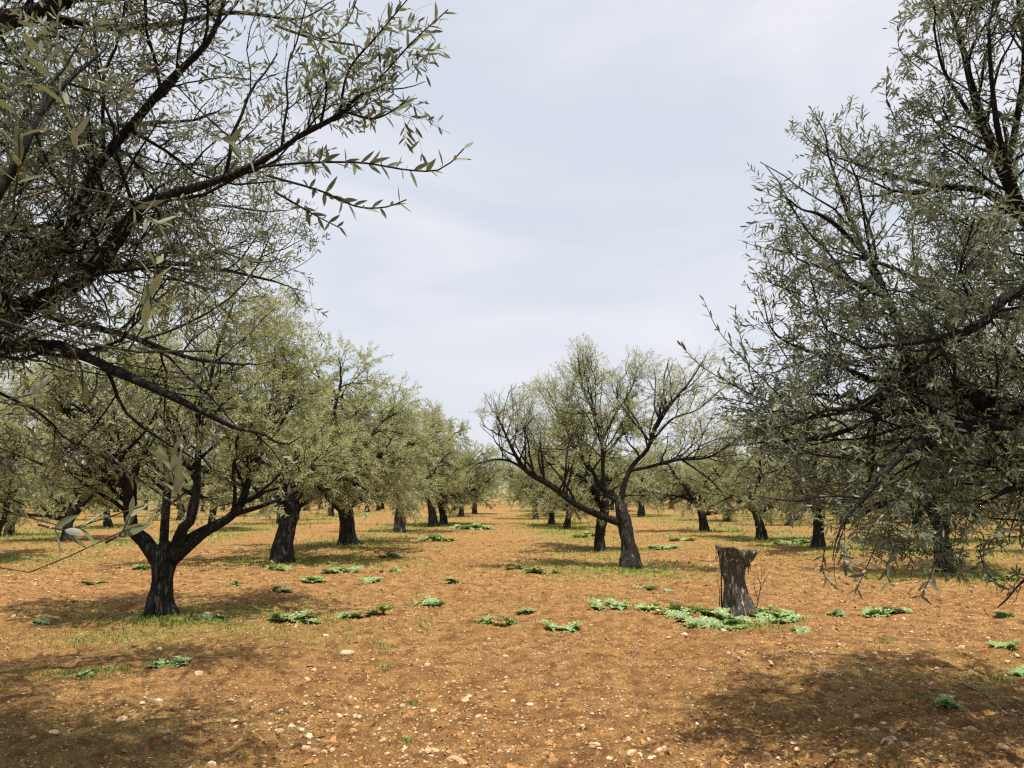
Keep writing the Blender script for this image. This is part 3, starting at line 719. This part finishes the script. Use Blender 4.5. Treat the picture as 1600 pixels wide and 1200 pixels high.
for pts, n in (([(395, 262, 3.7), (470, 255, 3.3), (560, 254, 2.95), (640, 266, 2.8), (690, 264, 2.7), (725, 232, 2.65)], 38), ([(420, 275, 3.6), (500, 298, 3.2), (555, 322, 3.0), (600, 324, 2.9), (635, 312, 2.85)], 24),
               ([(455, 222, 3.5), (540, 175, 3.2), (600, 115, 3.0), (645, 65, 2.9), (700, 15, 2.8)], 30), ([(540, 175, 3.2), (585, 185, 3.0), (625, 165, 2.9), (640, 150, 2.9)], 14),
               ([(450, 30, 4.4), (500, 60, 3.4), (540, 40, 3.2), (560, -10, 3.1)], 20), ([(530, 180, 3.2), (545, 110, 3.1), (590, 55, 3.0), (640, -5, 2.9)], 22),
               ([(430, 300, 3.7), (490, 335, 3.4), (535, 358, 3.3)], 14), ([(500, 200, 3.3), (510, 140, 3.1), (500, 90, 3.0), (480, 40, 3)], 18)):
    sprig(root_NL, pts, n, .080, .007, .35, young=False, spread=(.55, 1.15))
for pts, n in (([(1240, 640, 4.9), (1180, 580, 4.7), (1125, 520, 4.6), (1100, 470, 4.6)], 20), ([(1180, 610, 4.8), (1160, 540, 4.7), (1148, 480, 4.7)], 18), ([(1180, 620, 4.8), (1100, 575, 4.6), (1060, 535, 4.5)], 20),
               ([(1230, 560, 4.9), (1200, 510, 4.8), (1180, 470, 4.8)], 14), ([(1370, 850, 4.4), (1350, 895, 4.2), (1335, 930, 4.1)], 12), ([(1465, 860, 4.4), (1452, 905, 4.2), (1436, 935, 4.1)], 12),
               ([(1400, 850, 4.5), (1385, 890, 4.3), (1392, 915, 4.2)], 12), ([(1290, 850, 4.6), (1285, 890, 4.5), (1300, 915, 4.4)], 10), ([(1350, 270, 5.4), (1318, 235, 5.2), (1308, 203, 5.2)], 16),
               ([(1260, 330, 5.4), (1215, 310, 5.2), (1178, 290, 5.1)], 16), ([(1260, 400, 5.3), (1205, 390, 5.1), (1165, 380, 5.0)], 16), ([(1440, 110, 5.2), (1405, 75, 5.1), (1408, 20, 5.1)], 16),
               ([(1250, 460, 5.2), (1200, 440, 5.0), (1175, 420, 5.0)], 14), ([(1400, 190, 5.3), (1385, 150, 5.2), (1388, 110, 5.2)], 14), ([(1530, 860, 4.6), (1540, 890, 4.5), (1560, 915, 4.4)], 12)):
    sprig(root_NR, pts, n, .076, .0045, .2, young=False, spread=(.5, 1.1))

# ------------------------------------------------------------------ trees of the orchard: variants, then copies
def make_variant(seed, hgt, nl, spread, lean, n2, n3, n4, per, leafL, leafW, skirt):
    global rng
    rng = np.random.default_rng(seed)
    r_ = np.random.default_rng(seed + 1)
    top = np.array((lean[0], lean[1], hgt))
    tr = [(0, 0, -.08, .185), (lean[0] * .15, lean[1] * .15, hgt * .3, .150), (lean[0] * .5, lean[1] * .5, hgt * .65, .135), (top[0], top[1], hgt, .15), (top[0] * 1.1, top[1] * 1.1, hgt + .22, .1)]
    V, F, C, r = trunk_tube(tr, 22, 24, seed, .30, .45)
    trunk = make_mesh('trunk', V, F, M['bark'])
    limbs, lmesh = [], []
    for i in range(nl):
        az = 2 * np.pi * (i + r_.uniform(-.25, .25)) / nl
        tilt = r_.uniform(.3, 1.1); ln = r_.uniform(1.9, 2.9) * spread
        dd = np.array((math.cos(az) * math.sin(tilt), math.sin(az) * math.sin(tilt), math.cos(tilt)))
        P = grow((top - np.array((0, 0, r_.uniform(0.05, .3))))[None], dd[None], np.array([ln]), 9, .2, np.array((0, 0, .05)))[0]
        rr = np.linspace(.10, .025, 9)
        V, F, C, r = trunk_tube(np.column_stack([P, rr]), 14, 8, seed + 7 * i, .12)
        lmesh.append((V, F)); limbs.append((P, rr))
    ell = [((top[0], top[1], hgt + 1.55), (2.85 * spread, 2.85 * spread, 1.95))]
    for q in range(5):
        az = r_.uniform(0, 6.28); rad_ = r_.uniform(.9, 1.9) * spread
        ell.append(((math.cos(az) * rad_, math.sin(az) * rad_, hgt + r_.uniform(1.6, 3.1)), (1.1, 1.1, 1.05)))
    for q in range(skirt):
        az = r_.uniform(0, 6.28); rad_ = r_.uniform(1.3, 2.4) * spread
        ell.append(((math.cos(az) * rad_, math.sin(az) * rad_, hgt + r_.uniform(-.15, .4)), (1.0, 1.0, .9)))
    tw, lm, nleaf = crown(limbs, ell, n2, n3, n4, per, (leafL * .8, leafL * 1.15), leafW, (.8, 1.7), (.45, .9), (.2, .42), 1, twig_sides=(4, 3, 3), rtw=.005, k4=3, clump=-.3, clump_f=1.2, trop2=(0, 0, -.02), trop3=(0, 0, -.04), trop4=(0, 0, -.05), t2=(.08, 1.0), upbias=.0, tip_r=.7, soft=.15)
    stats['variant%d' % seed] = nleaf
    return trunk, [make_mesh('limb', V, F, M['limb_bark']) for V, F in lmesh], make_mesh('twigs', tw[0], tw[1], M['twig']), make_mesh('crown', lm[0], lm[1], M['leaf'], smooth=False, attrs={'rnd': lm[2]})

VAR = [make_variant(511, 1.15, 5, 1.18, (.15, .05), 5.0, 10, 5, 16, .085, (.22, .30), 9), make_variant(522, .95, 5, 1.2, (-.1, .1), 5.0, 10, 5, 16, .085, (.22, .30), 11),
       make_variant(533, 1.3, 5, 1.12, (.05, -.1), 5.0, 10, 5, 16, .085, (.22, .30), 9), make_variant(544, 1.2, 5, 1.15, (-.25, 0), 5.0, 10, 5, 16, .085, (.22, .30), 9)]

def far_variant(seed, hgt, spread):
    t, lm, tw, cr = make_variant(seed, hgt, 5, spread, (.1, .0), 3.4, 6, 5, 12, .13, (.26, .36), 5)
    return t, lm, tw, cr
VARF = [far_variant(611, 1.1, 1.2), far_variant(622, 1.25, 1.2), far_variant(633, 1.0, 1.15)]

for (px, py, s, v, rz, label) in ORCHARD:
    g = G(px, py)
    root = empty('olive_tree', (g[0], g[1], float(gz(g[0], g[1]))), rz, s)
    root.scale = (s, s, s * (.94 + .14 * ((px * 7) % 10) / 10)); root.rotation_euler = (.05 * math.sin(px), .05 * math.cos(px * 3), rz)
    t, lms, tw, cr = VAR[v]
    obj('trunk', t, root)
    for l in lms: obj('limb', l, root)
    obj('twigs', tw, root, kind='stuff'); obj('crown', cr, root, kind='stuff')
    tag(root, label, 'tree', 'olive trees of the orchard rows')
for k, (x, y, rz, label) in enumerate(BESIDE):
    root = empty('olive_tree', (x, y, float(gz(x, y))), rz, 1.05)
    t, lms, tw, cr = VAR[(k + 1) % 4]
    obj('trunk', t, root)
    for l in lms: obj('limb', l, root)
    obj('twigs', tw, root, kind='stuff'); obj('crown', cr, root, kind='stuff')
    tag(root, label, 'tree', 'olive trees of the orchard rows')
rf = random.Random(9)
for i, (x, y) in enumerate(FAR):
    root = empty('olive_tree', (x, y, float(gz(x, y))), rf.uniform(0, 6.28), rf.uniform(.92, 1.2))
    root.scale.z *= rf.uniform(.88, 1.12)
    t, lms, tw, cr = VARF[i % 3] if y > 40 else VAR[i % 4]
    obj('trunk', t, root)
    for l in lms: obj('limb', l, root)
    obj('twigs', tw, root, kind='stuff'); obj('crown', cr, root, kind='stuff')
    tag(root, 'distant olive tree blending into the back rows of the orchard', 'tree', 'distant olive trees at the back of the orchard')

# grove beyond the last countable row: one mass of leaf clumps
rng = np.random.default_rng(8)
n = 2600
aa = rng.uniform(-.62, .62, n); dist = rng.uniform(86, 118, n)
cx, cy_ = np.tan(aa) * dist, dist
cz = .7 + 4.6 * rng.random(n) ** .8 * (.7 + .3 * np.sin(aa * 150 + 2 * np.sin(aa * 43)))
pp = np.repeat(np.stack([cx, cy_, cz], 1), 14, 0) + rng.normal(0, .5, (n * 14, 3))
dd = nrm(rng.normal(0, 1, pp.shape)); un = rng.normal(0, 1, pp.shape); un = nrm(un - dd * (un * dd).sum(1, keepdims=True))
V, F, rn = leaf_mesh_arrays(pp, dd, un, np.full(len(pp), .5), np.full(len(pp), .22), 1)
far_grove = obj('distant_grove', make_mesh('distant_grove', V, F, M['leaf'], smooth=False, attrs={'rnd': rn}), kind='stuff')
tag(far_grove, 'far olive grove merging into one grey-green band', 'grove')

# ------------------------------------------------------------------ stump
rng = np.random.default_rng(21)
st = STUMP; sy = st[1]
stump = tag(empty('tree_stump', st), 'grey weathered olive stump with a flared sawn top among pale thistles', 'stump')
sp = np.array([(*W(1158, 962, sy), .210), (*W(1157, 945, sy), .182), (*W(1151, 925, sy), .160), (*W(1147, 905, sy), .148), (*W(1145, 888, sy), .155), (*W(1146, 877, sy), .190), (*W(1148, 867, sy), .250), (*W(1149, 859, sy), .275)])
sp[:, :3] -= st
V, F, C, r = trunk_tube(sp, 44, 64, 5, .20, .25, cap=False)
# ragged, slanted rim
nr = 44; Vr = V.reshape(nr, 64, 3)
tw_ = np.clip((np.arange(nr) - 32) / 11, 0, 1)[:, None]
a_ = np.linspace(0, 2 * np.pi, 64, endpoint=False)
rim = fbm(np.stack([np.cos(a_) * 3, np.sin(a_) * 3, a_ * 0], -1), 3, 61)
Vr[..., 2] += tw_ * (.028 * rim - .07 * np.clip(Vr[..., 0] - sp[-1, 0], 0, 1) + .02)
Vr[..., :2] += tw_[..., None] * (Vr[..., :2] - sp[-1, :2]) * (.12 * rim)[None, :, None]
obj('trunk', make_mesh('trunk', Vr.reshape(-1, 3), F, M['stump']), stump)
ringo = Vr[-1]; cen = ringo.mean(0) + np.array((0, 0, -.05))
rings = [ringo * .997 + cen * .003 + np.array((0, 0, -.004))]
for f in (.85, .68, .5, .32, .15):
    q = ringo * f + cen * (1 - f); q = q + np.array((0, 0, 1)) * (.04 * fbm(q * 14, 3, 71))[:, None]
    rings.append(q)
Vc = np.vstack(rings + [cen[None]]); idc = np.arange(6 * 64).reshape(6, 64)
Qc = np.stack([idc[:-1], np.roll(idc[:-1], -1, 1), np.roll(idc[1:], -1, 1), idc[1:]], -1).reshape(-1, 4)
Tc = np.stack([idc[-1], np.roll(idc[-1], -1), np.full(64, 384)], -1)
o = obj('sawn_top', make_mesh('sawn_top', Vc, [Qc, Tc], M['cut']), stump); o['label'] = 'rough splintered sawn top of the stump'
def stick(name, pts, r0, r1, parent, mt, off, n=12):
    C = resample([np.asarray(p) - off for p in pts], n)
    V, Q = tube_batch(C[None], np.linspace(r0, r1, n)[None], 6)
    return obj(name, make_mesh(name, V, [Q], M[mt]), parent)
stick('shoot', [W(1128, 950, sy - .1), W(1127, 915, sy - .12), W(1128, 880, sy - .1), W(1131, 866, sy - .1)], .012, .006, stump, 'twig', st)
stick('shoot', [W(1124, 950, sy - .05), W(1124, 920, sy - .05), W(1120, 905, sy)], .006, .003, stump, 'twig', st)
for pts in ([(1182, 952), (1187, 925), (1190, 900), (1189, 880)], [(1187, 925), (1195, 905), (1204, 895)], [(1185, 940), (1178, 915), (1180, 900)], [(1188, 912), (1183, 897)]):
    stick('shoot', [W(a, c, sy + .12) for a, c in pts], .006, .002, stump, 'twig', st)
# a ring of splintered bark flakes under the rim
for k in range(18):
    i = int(rng.integers(64)); j = int(rng.integers(33, 40))
    q = Vr[j, i]; nout = nrm(np.array((*(q[:2] - sp[-2, :2]), 0)))
    stick('bark_flake', [q - nout * .01 + np.array((0, 0, .05)), q + nout * .018, q - np.array((rng.normal(0, .03), 0, rng.uniform(.06, .14)))], .010, .004, stump, 'stump', 0 * st, 6)

# ------------------------------------------------------------------ fallen sticks
def ground_stick(name, pts, r, label, lift=.012, extra=()):
    w = [G(a, c) for a, c in pts]; w = [np.array((p[0], p[1], float(gz(p[0], p[1])) + lift + up)) for p, up in zip(w, [q[2] if len(q) > 2 else 0 for q in [(0, 0)] * len(w)])]
    root = tag(empty(name, w[0]), label, 'stick')
    stick('stem', w, r, r * .4, root, 'dry', w[0], 20)
    for (a, c, up), (e, f, up2) in extra:
        p, q = G(a, c), G(e, f)
        stick('side_twig', [np.array((p[0], p[1], float(gz(p[0], p[1])) + up)), np.array(((p[0] + q[0]) / 2, (p[1] + q[1]) / 2, (up + up2) * .55 + .01)), np.array((q[0], q[1], float(gz(q[0], q[1])) + up2))], r * .5, r * .2, root, 'dry', w[0], 8)
    return root
ground_stick('fallen_branch', [(1501, 1075), (1522, 1088), (1545, 1105), (1570, 1124), (1600, 1143), (1640, 1168)], .007, 'long thin bare branch lying slanted in the tree shade', extra=[((1545, 1105, .01), (1552, 1090, .06))])
ground_stick('fallen_twig', [(980, 1030), (988, 1024), (997, 1018)], .006, 'small dry twig sticking up from bare soil in front of the thistles', extra=[((996, 1019, .01), (1000, 1012, .11)), ((990, 1023, .01), (984, 1018, .03))])
ground_stick('fallen_twig', [(1115, 1033), (1128, 1030), (1142, 1028)], .006, 'broken twig lying flat on the soil below the stump', extra=[((1128, 1030, .01), (1134, 1042, .02)), ((1140, 1028, .01), (1152, 1020, .07))])

# ------------------------------------------------------------------ thistle patches
def rosette(seed):
    r = np.random.default_rng(seed); Vs, Fs, Rs, o = [], [], [], 0
    nl = 12
    for i in range(nl):
        az = 2.4 * i + r.uniform(-.3, .3); L = r.uniform(.14, .25) * (1 - .35 * i / nl); rise = r.uniform(.35, 1.0) + .5 * i / nl
        k = 9; V = []
        for j in range(k):
            t = j / (k - 1)
            w = L * (.04 + .21 * math.sin(math.pi * min(1, t * .85 + .12))) * (1.25 if j % 2 else .55) * (1 - t ** 6)
            out_ = L * (t * math.cos(rise * (1 - t))); z = L * (math.sin(rise) * t * (1.25 - .85 * t)) + .015
            c = np.array((out_ * math.cos(az), out_ * math.sin(az), z)); s = np.array((-math.sin(az), math.cos(az), 0))
            ed = .35 * w * (1 if j % 2 else .2) + r.normal(0, .004)
            V += [c - s * w + np.array((0, 0, ed)), c, c + s * w + np.array((0, 0, ed))]
            Rs += [r.uniform(.45, 1), r.uniform(.0, .35), r.uniform(.45, 1)] if j % 2 else [r.uniform(.1, .5), r.uniform(0, .3), r.uniform(.1, .5)]
        for j in range(k - 1):
            a = o + 3 * j; Fs += [(a, a + 1, a + 4, a + 3), (a + 1, a + 2, a + 5, a + 4)]
        Vs += V; o += 3 * k
    return make_mesh('rosette', np.array(Vs), [np.array(Fs)], M['thistle'], smooth=False, attrs={'rnd': np.array(Rs)})
ROS = [rosette(40 + k) for k in range(5)]
PATCHES = [  # px, py, width in px, depth factor, size, label
    (1100, 967, 122, .7, 1.15, 'largest thistle patch, thick and pale, hugging the stump foot'), (1210, 962, 76, .75, 1.05, 'thistle patch on the far side of the stump beside the thin shoots'),
    (942, 950, 78, .2, 1.1, 'broad pale thistle patch beside the stump patch'), (873, 984, 74, .12, 1.0, 'low strip of thistles in open soil, nearest of the patches mid aisle'),
    (775, 974, 62, .1, 1.0, 'narrow thistle strip at the middle of the aisle'), (827, 956, 38, .15, 1.0, 'small round thistle clump behind the mid-aisle strips'),
    (1015, 950, 40, .14, .95, 'sparse thistle clump between two pale patches near the stump'), (1018, 917, 54, .12, 1.0, 'thistle strip behind the stump patches, before the spreading tree'),
    (672, 948, 44, .1, 1.0, 'thin isolated thistle strip on bare soil between the aisle and the shade'), (458, 971, 88, .16, 1.1, 'long dark thistle strip at the edge of the forked tree shade'),
    (544, 968, 40, .35, 1.0, 'leafy thistle clump just beyond the long dark strip'), (592, 963, 34, .2, 1.0, 'small thistle with spread leaves at the sunny edge of the shade'),
    (484, 913, 46, .35, 1.05, 'bright round thistle clump in a sun gap before the black trunk'), (437, 892, 38, .35, 1.1, 'thistle clump at the foot of the black trunk'),
    (535, 894, 56, .3, 1.15, 'dark thistle clump lying in the black trunk tree shade'), (578, 914, 44, .3, 1.0, 'bright thistle clump beside the round sunlit clump'),
    (437, 926, 26, .2, .9, 'tiny thistle just behind the edge of the forked tree shade'), (345, 966, 54, .2, 1.0, 'shaded thistle patch beside the forked trunk'),
    (145, 911, 30, .15, .9, 'small pale thistle alone on sunny soil past the forked trunk'), (222, 891, 34, .2, .95, 'pale thistle right behind the forked trunk'),
    (70, 971, 30, .2, .9, 'dim thistle in the shade near the picture edge'), (270, 1040, 66, .25, .75, 'crooked little thistle strip on stony soil in the foreground'),
    (705, 913, 30, .15, .9, 'small thistle at the aisle edge far from others'), (612, 894, 24, .2, .9, 'little thistle at the end of the shade of the black trunk tree'),
    (1385, 959, 95, .1, .95, 'long pale thistle strip below the drooping sprays'), (1310, 959, 24, .12, .85, 'tiny thistle beside the long strip below the sprays'),
    (1558, 966, 46, .12, .95, 'thistle strip near the picture edge below the sprays'), (1578, 1014, 52, .16, .95, 'thistle clump cut by the picture edge'),
    (1488, 1121, 36, .2, .75, 'single green thistle alone in the foreground shade'), (1594, 1050, 20, .15, .7, 'very small thistle at the picture edge above the fallen branch'),
    (845, 896, 58, .12, 1.1, 'thistle strip in the aisle before the spreading tree'), (805, 893, 22, .15, 1.0, 'small thistle beside the aisle strip before the spreading tree'),
    (365, 913, 30, .18, .9, 'small thistle between the forked trunk and the black trunk'), (606, 873, 42, .2, 1.3, 'thistle patch behind the shade of the black trunk tree'),
    (684, 845, 66, .2, 1.6, 'green thistle patch near the straight dark trunk'), (738, 828, 84, .2, 2.0, 'wide green thistle patch at the far end of the aisle'),
    (1035, 856, 60, .2, 1.4, 'green patch behind the spreading tree trunk'), (1240, 850, 70, .2, 1.6, 'green thistle patch between the bulging trunk and the brown trunk'),
    (1415, 862, 80, .35, 1.6, 'bright green thistle patch glimpsed through the drooping sprays'), (1560, 906, 64, .2, 1.3, 'thistle patch beside the trunk half hidden by sprays'),
    (920, 838, 60, .2, 1.7, 'green patch beyond the pair of trunks at the spreading tree'), (1065, 846, 46, .2, 1.5, 'small far green patch beside the pale lit trunk'),
    (135, 1053, 20, .2, .55, 'little green weed on stony soil in the foreground corner'), (1250, 990, 22, .1, .6, 'little weed at the tip of the stump patch'),
]
rp = random.Random(3)
for (px, py, wpx, df, s, label) in PATCHES:
    c = G(px, py); wm = wpx / FPX * c[1]
    root = tag(empty('thistle_patch', (c[0], c[1], float(gz(c[0], c[1])))), label, 'thistle', 'thistle patches on the soil')
    dep = max(.22, wm * df * 2.4)
    cnt = int(min(90, max(2, round(wm * (dep + .15) * 30 / (s * s)))))
    tilt = rp.uniform(-.25, .25) * wm
    for i in range(cnt):
        a, rr = rp.uniform(0, 6.283), math.sqrt(rp.random())
        u = math.cos(a) * rr
        x = u * wm / 2 * .9; y = math.sin(a) * rr * dep / 2 + u * tilt
        f = s * rp.uniform(.55, 1.1) * (1.1 - .35 * rr)
        o = obj('rosette', ROS[rp.randrange(5)], root, (x, y, float(gz(c[0] + x, c[1] + y)) - root.location.z - .01))
        o.scale = (f, f, f * rp.uniform(.65, 1.1)); o.rotation_euler = (rp.uniform(-.4, .4), rp.uniform(-.4, .4), rp.uniform(0, 6.28))

# ------------------------------------------------------------------ grass blades (stuff)
rng = np.random.default_rng(31)
def scatter(n, y0, y1, power=1.0):
    """ground points spread over the wedge of the orchard floor that the path looks over, denser near by"""
    y = (y0 ** (1 - power) + (y1 ** (1 - power) - y0 ** (1 - power)) * rng.random(n)) ** (1 / (1 - power)) if power != 1 else y0 * (y1 / y0) ** rng.random(n)
    x = rng.uniform(-.78, .78, n) * (y + 1.0)
    return x, y
x, y = scatter(340000, 3.5, 60, .6)
g = grass_amount(x, y)
cl = fbm(np.stack([x * 2.6, y * 2.6, x * 0], -1), 2, 99)
keep = rng.random(len(x)) < np.clip(g * 1.1 * np.clip(cl + .55, 0, 1.4) * np.clip((y - 4.5) / 6, .06, 1), 0, .85)
x, y = x[keep][:42000], y[keep][:42000]
tx, ty = [], []
for (px, py, r_, n) in ((170, 1050, .13, 260), (105, 1056, .13, 180), (262, 1043, .05, 40), (1165, 982, .22, 900), (1230, 965, .15, 300), (250, 968, .26, 500), (300, 972, .3, 420), (150, 1003, .3, 260), (985, 893, .4, 700), (650, 1105, .04, 40), (600, 1010, .05, 50), (535, 1025, .06, 40), (1450, 1110, .08, 60), (1380, 1010, .05, 40), (1355, 1055, .08, 50), (940, 935, .2, 120), (600, 1047, .05, 50), (30, 1053, .1, 80), (640, 1165, .03, 30), (1478, 900, .5, 500), (1560, 1060, .1, 60)):
    c = G(px, py); tx.append(c[0] + rng.normal(0, r_, n)); ty.append(c[1] + rng.normal(0, r_ * .8, n))
x = np.concatenate([x] + tx); y = np.concatenate([y] + ty)
n = len(x); z = gz(x, y) - .004
hgt = rng.uniform(.02, .065, n) * np.clip(.6 + y / 22, .7, 2.2); az = rng.uniform(0, 6.28, n); lean = rng.uniform(.2, 1.1, n)
wd = hgt * rng.uniform(.05, .1, n) + .0012 * np.clip(y / 6, .6, 4)
p0 = np.stack([x, y, z], 1); s = np.stack([np.cos(az), np.sin(az), az * 0], 1); f = np.stack([-np.sin(az), np.cos(az), az * 0], 1)
up = np.array((0, 0, 1.0))
mid_ = p0 + up * (hgt * .6)[:, None] + f * (hgt * lean * .3)[:, None]; tip = p0 + up * (hgt * (1.05 - .35 * lean))[:, None] + f * (hgt * lean * .85)[:, None]
V = np.stack([p0 - s * wd[:, None], p0 + s * wd[:, None], mid_ + s * wd[:, None] * .7, mid_ - s * wd[:, None] * .7, tip], 1).reshape(-1, 3)
b_ = (np.arange(n) * 5)[:, None]
grass = obj('grass', make_mesh('grass', V, [b_ + np.array((0, 1, 2, 3)), b_ + np.array((3, 2, 4))], M['grass'], smooth=False, attrs={'rnd': np.repeat(rng.random(n), 5)}), kind='stuff')
tag(grass, 'short yellow-green grass growing thinly under the olive trees', 'grass')

# ------------------------------------------------------------------ pebbles, clods, litter (stuff)
OCT = np.array([(1, 0, -.35), (-1, 0, -.35), (0, 1, -.35), (0, -1, -.35), (.25, .1, .75), (-.3, -.1, .6)], float)   # sunk into the soil, open below
OCF = np.array([(0, 2, 4), (4, 2, 5), (2, 1, 5), (1, 3, 5), (5, 3, 4), (3, 0, 4)])
def lumps(name, n, y0, y1, s0, s1, flat, mt, label, cat_, sink, power=1.15, skew=2.5):
    x, y = scatter(n, y0, y1, power)
    cl = fbm(np.stack([x * .8, y * .8, x * 0], -1), 2, 55)
    k = rng.random(n) < np.clip(.62 + .5 * cl, .15, 1); x, y = x[k], y[k]; n = len(x)
    sz = (s0 + (s1 - s0) * rng.random(n) ** skew) * np.clip(y / 9, .9, 1.9)
    V = OCT[None] * rng.uniform(.55, 1.15, (n, 6, 1)) + rng.normal(0, .18, (n, 6, 3))
    V = V * np.stack([sz * rng.uniform(.7, 1.4, n), sz * rng.uniform(.6, 1.1, n), sz * rng.uniform(*flat, n)], 1)[:, None]
    a = rng.uniform(0, 6.28, n); ca, sa = np.cos(a)[:, None], np.sin(a)[:, None]
    V = np.stack([V[..., 0] * ca - V[..., 1] * sa, V[..., 0] * sa + V[..., 1] * ca, V[..., 2]], -1)
    V += np.stack([x, y, gz(x, y) + sz * sink], 1)[:, None]
    F = (np.arange(n) * 6)[:, None, None] + OCF[None]
    o = obj(name, make_mesh(name, V.reshape(-1, 3), [F.reshape(-1, 3)], M[mt], smooth=False, attrs={'rnd': np.repeat(rng.random(n), 6)}), kind='stuff')
    return tag(o, label, cat_)
lumps('pebbles', 27000, 3.2, 30, .004, .019, (.35, .75), 'pebble', 'pale stone chips scattered all over the red soil', 'pebbles', .15)
lumps('soil_clods', 42000, 3.2, 22, .006, .042, (.45, .9), 'clod', 'crumbly reddish clods of tilled soil', 'clods', .05)
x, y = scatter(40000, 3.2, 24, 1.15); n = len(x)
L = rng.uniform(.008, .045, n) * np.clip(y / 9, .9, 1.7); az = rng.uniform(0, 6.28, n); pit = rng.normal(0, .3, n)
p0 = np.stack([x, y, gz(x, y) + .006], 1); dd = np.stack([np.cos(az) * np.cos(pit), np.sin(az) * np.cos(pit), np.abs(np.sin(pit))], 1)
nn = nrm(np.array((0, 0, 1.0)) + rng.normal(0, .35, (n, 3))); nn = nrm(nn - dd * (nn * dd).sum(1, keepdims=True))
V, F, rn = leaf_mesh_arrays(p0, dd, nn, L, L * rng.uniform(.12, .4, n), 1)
lit = obj('leaf_litter_and_shade', make_mesh('leaf_litter_and_shade', V, F, M['litter_and_shade'], smooth=False, attrs={'rnd': np.repeat(rng.random(n), 4)}), kind='stuff')  # random tone per fleck: leaf and straw bits, dark ones standing for clod shadows
tag(lit, 'dry olive leaves and straw bits, with dark flecks painted as clod shadows, strewn over the soil', 'leaf litter')

# ------------------------------------------------------------------ stones that can be told apart
import bmesh
def stone_mesh(seed):
    r = np.random.default_rng(seed)
    bm = bmesh.new(); bmesh.ops.create_icosphere(bm, subdivisions=2, radius=1.0)
    pts = np.array([v.co[:] for v in bm.verts])
    for q in range(9):
        nv = nrm(r.normal(0, 1, 3)); dcut = r.uniform(.45, .85); dp = pts @ nv
        pts = pts - np.clip(dp - dcut, 0, None)[:, None] * nv * .92
    pts *= 1 + .05 * fbm(pts * 2.5, 2, seed)[:, None]
    pts *= np.array((1, r.uniform(.6, .85), r.uniform(.38, .6)))
    for v, c in zip(bm.verts, pts): v.co = c
    me = bpy.data.meshes.new('stone'); bm.to_mesh(me); bm.free()
    me.materials.append(M['stone']); return me
STONES = [stone_mesh(300 + k) for k in range(8)]
def stone(px, py, size, k, label, group=None, rz=0.0, sink=.12):
    c = G(px, py)
    o = obj('stone', STONES[k % 8], None, (c[0], c[1], float(gz(c[0], c[1])) + size * (.40 - sink - rp.uniform(0, .22))))
    o.scale = (size, size, size); o.rotation_euler = (rp.uniform(-.15, .15), rp.uniform(-.15, .15), rz)
    return tag(o, label, 'stone', group)
BIG = [(713, 1194, 19, 0, 'largest pale stone, cut by the bottom edge of the picture'), (190, 1128, 13, 1, 'flat whitish stone in the foreground shade'), (242, 1097, 11, 2, 'tan stone casting a dark shadow beside a smaller one'),
       (223, 1099, 7, 3, 'smaller tan stone leaning against a larger one with a dark shadow'), (311, 1053, 10, 4, 'rounded tan stone at the end of the crooked thistle strip'), (1388, 1181, 13, 5, 'oblong cream stone at the bottom in the shade'),
       (1569, 1188, 11, 6, 'cream stone in the bottom corner by the shade'), (541, 1024, 13, 7, 'broad whitish stone at the sunny edge of the forked tree shade'), (455, 1138, 9, 1, 'tan flake of stone at the edge of the foreground shade'),
       (480, 1154, 8, 2, 'grey-pink stone in the foreground shade below a tan flake'), (748, 1118, 9, 3, 'angular stone alone on the bare aisle soil'), (727, 1100, 8, 4, 'low pinkish stone behind the angular aisle stone'),
       (1520, 1150, 9, 0, 'tan stone beside the fallen branch'), (85, 1155, 9, 6, 'rounded stone near the bottom corner beside a green weed'), (250, 1018, 7, 5, 'pink stone just behind the crooked thistle strip')]
for (px, py, half, k, label) in BIG:
    c = G(px, py); stone(px, py, half / FPX * math.hypot(c[1], 1.6), k, label, None, rp.uniform(-.4, .4))
cnt = 0
while cnt < 265:
    py = 905 + 295 * rp.random() ** .62; px = rp.uniform(-10, 1610)
    c = G(px, py)
    if fbm(np.array([[c[0] * .8, c[1] * .8, 0]]), 2, 55)[0] < rp.uniform(-.7, .5): continue
    half = (4.2 + 5.5 * rp.random() ** 2.4) * (.7 + .3 * (py - 900) / 300)
    stone(px, py, half / FPX * math.hypot(c[1], 1.6), rp.randrange(8), 'small loose limestone lying among many alike on the red soil', 'small loose stones on the soil', rp.uniform(0, 6.28))
    cnt += 1
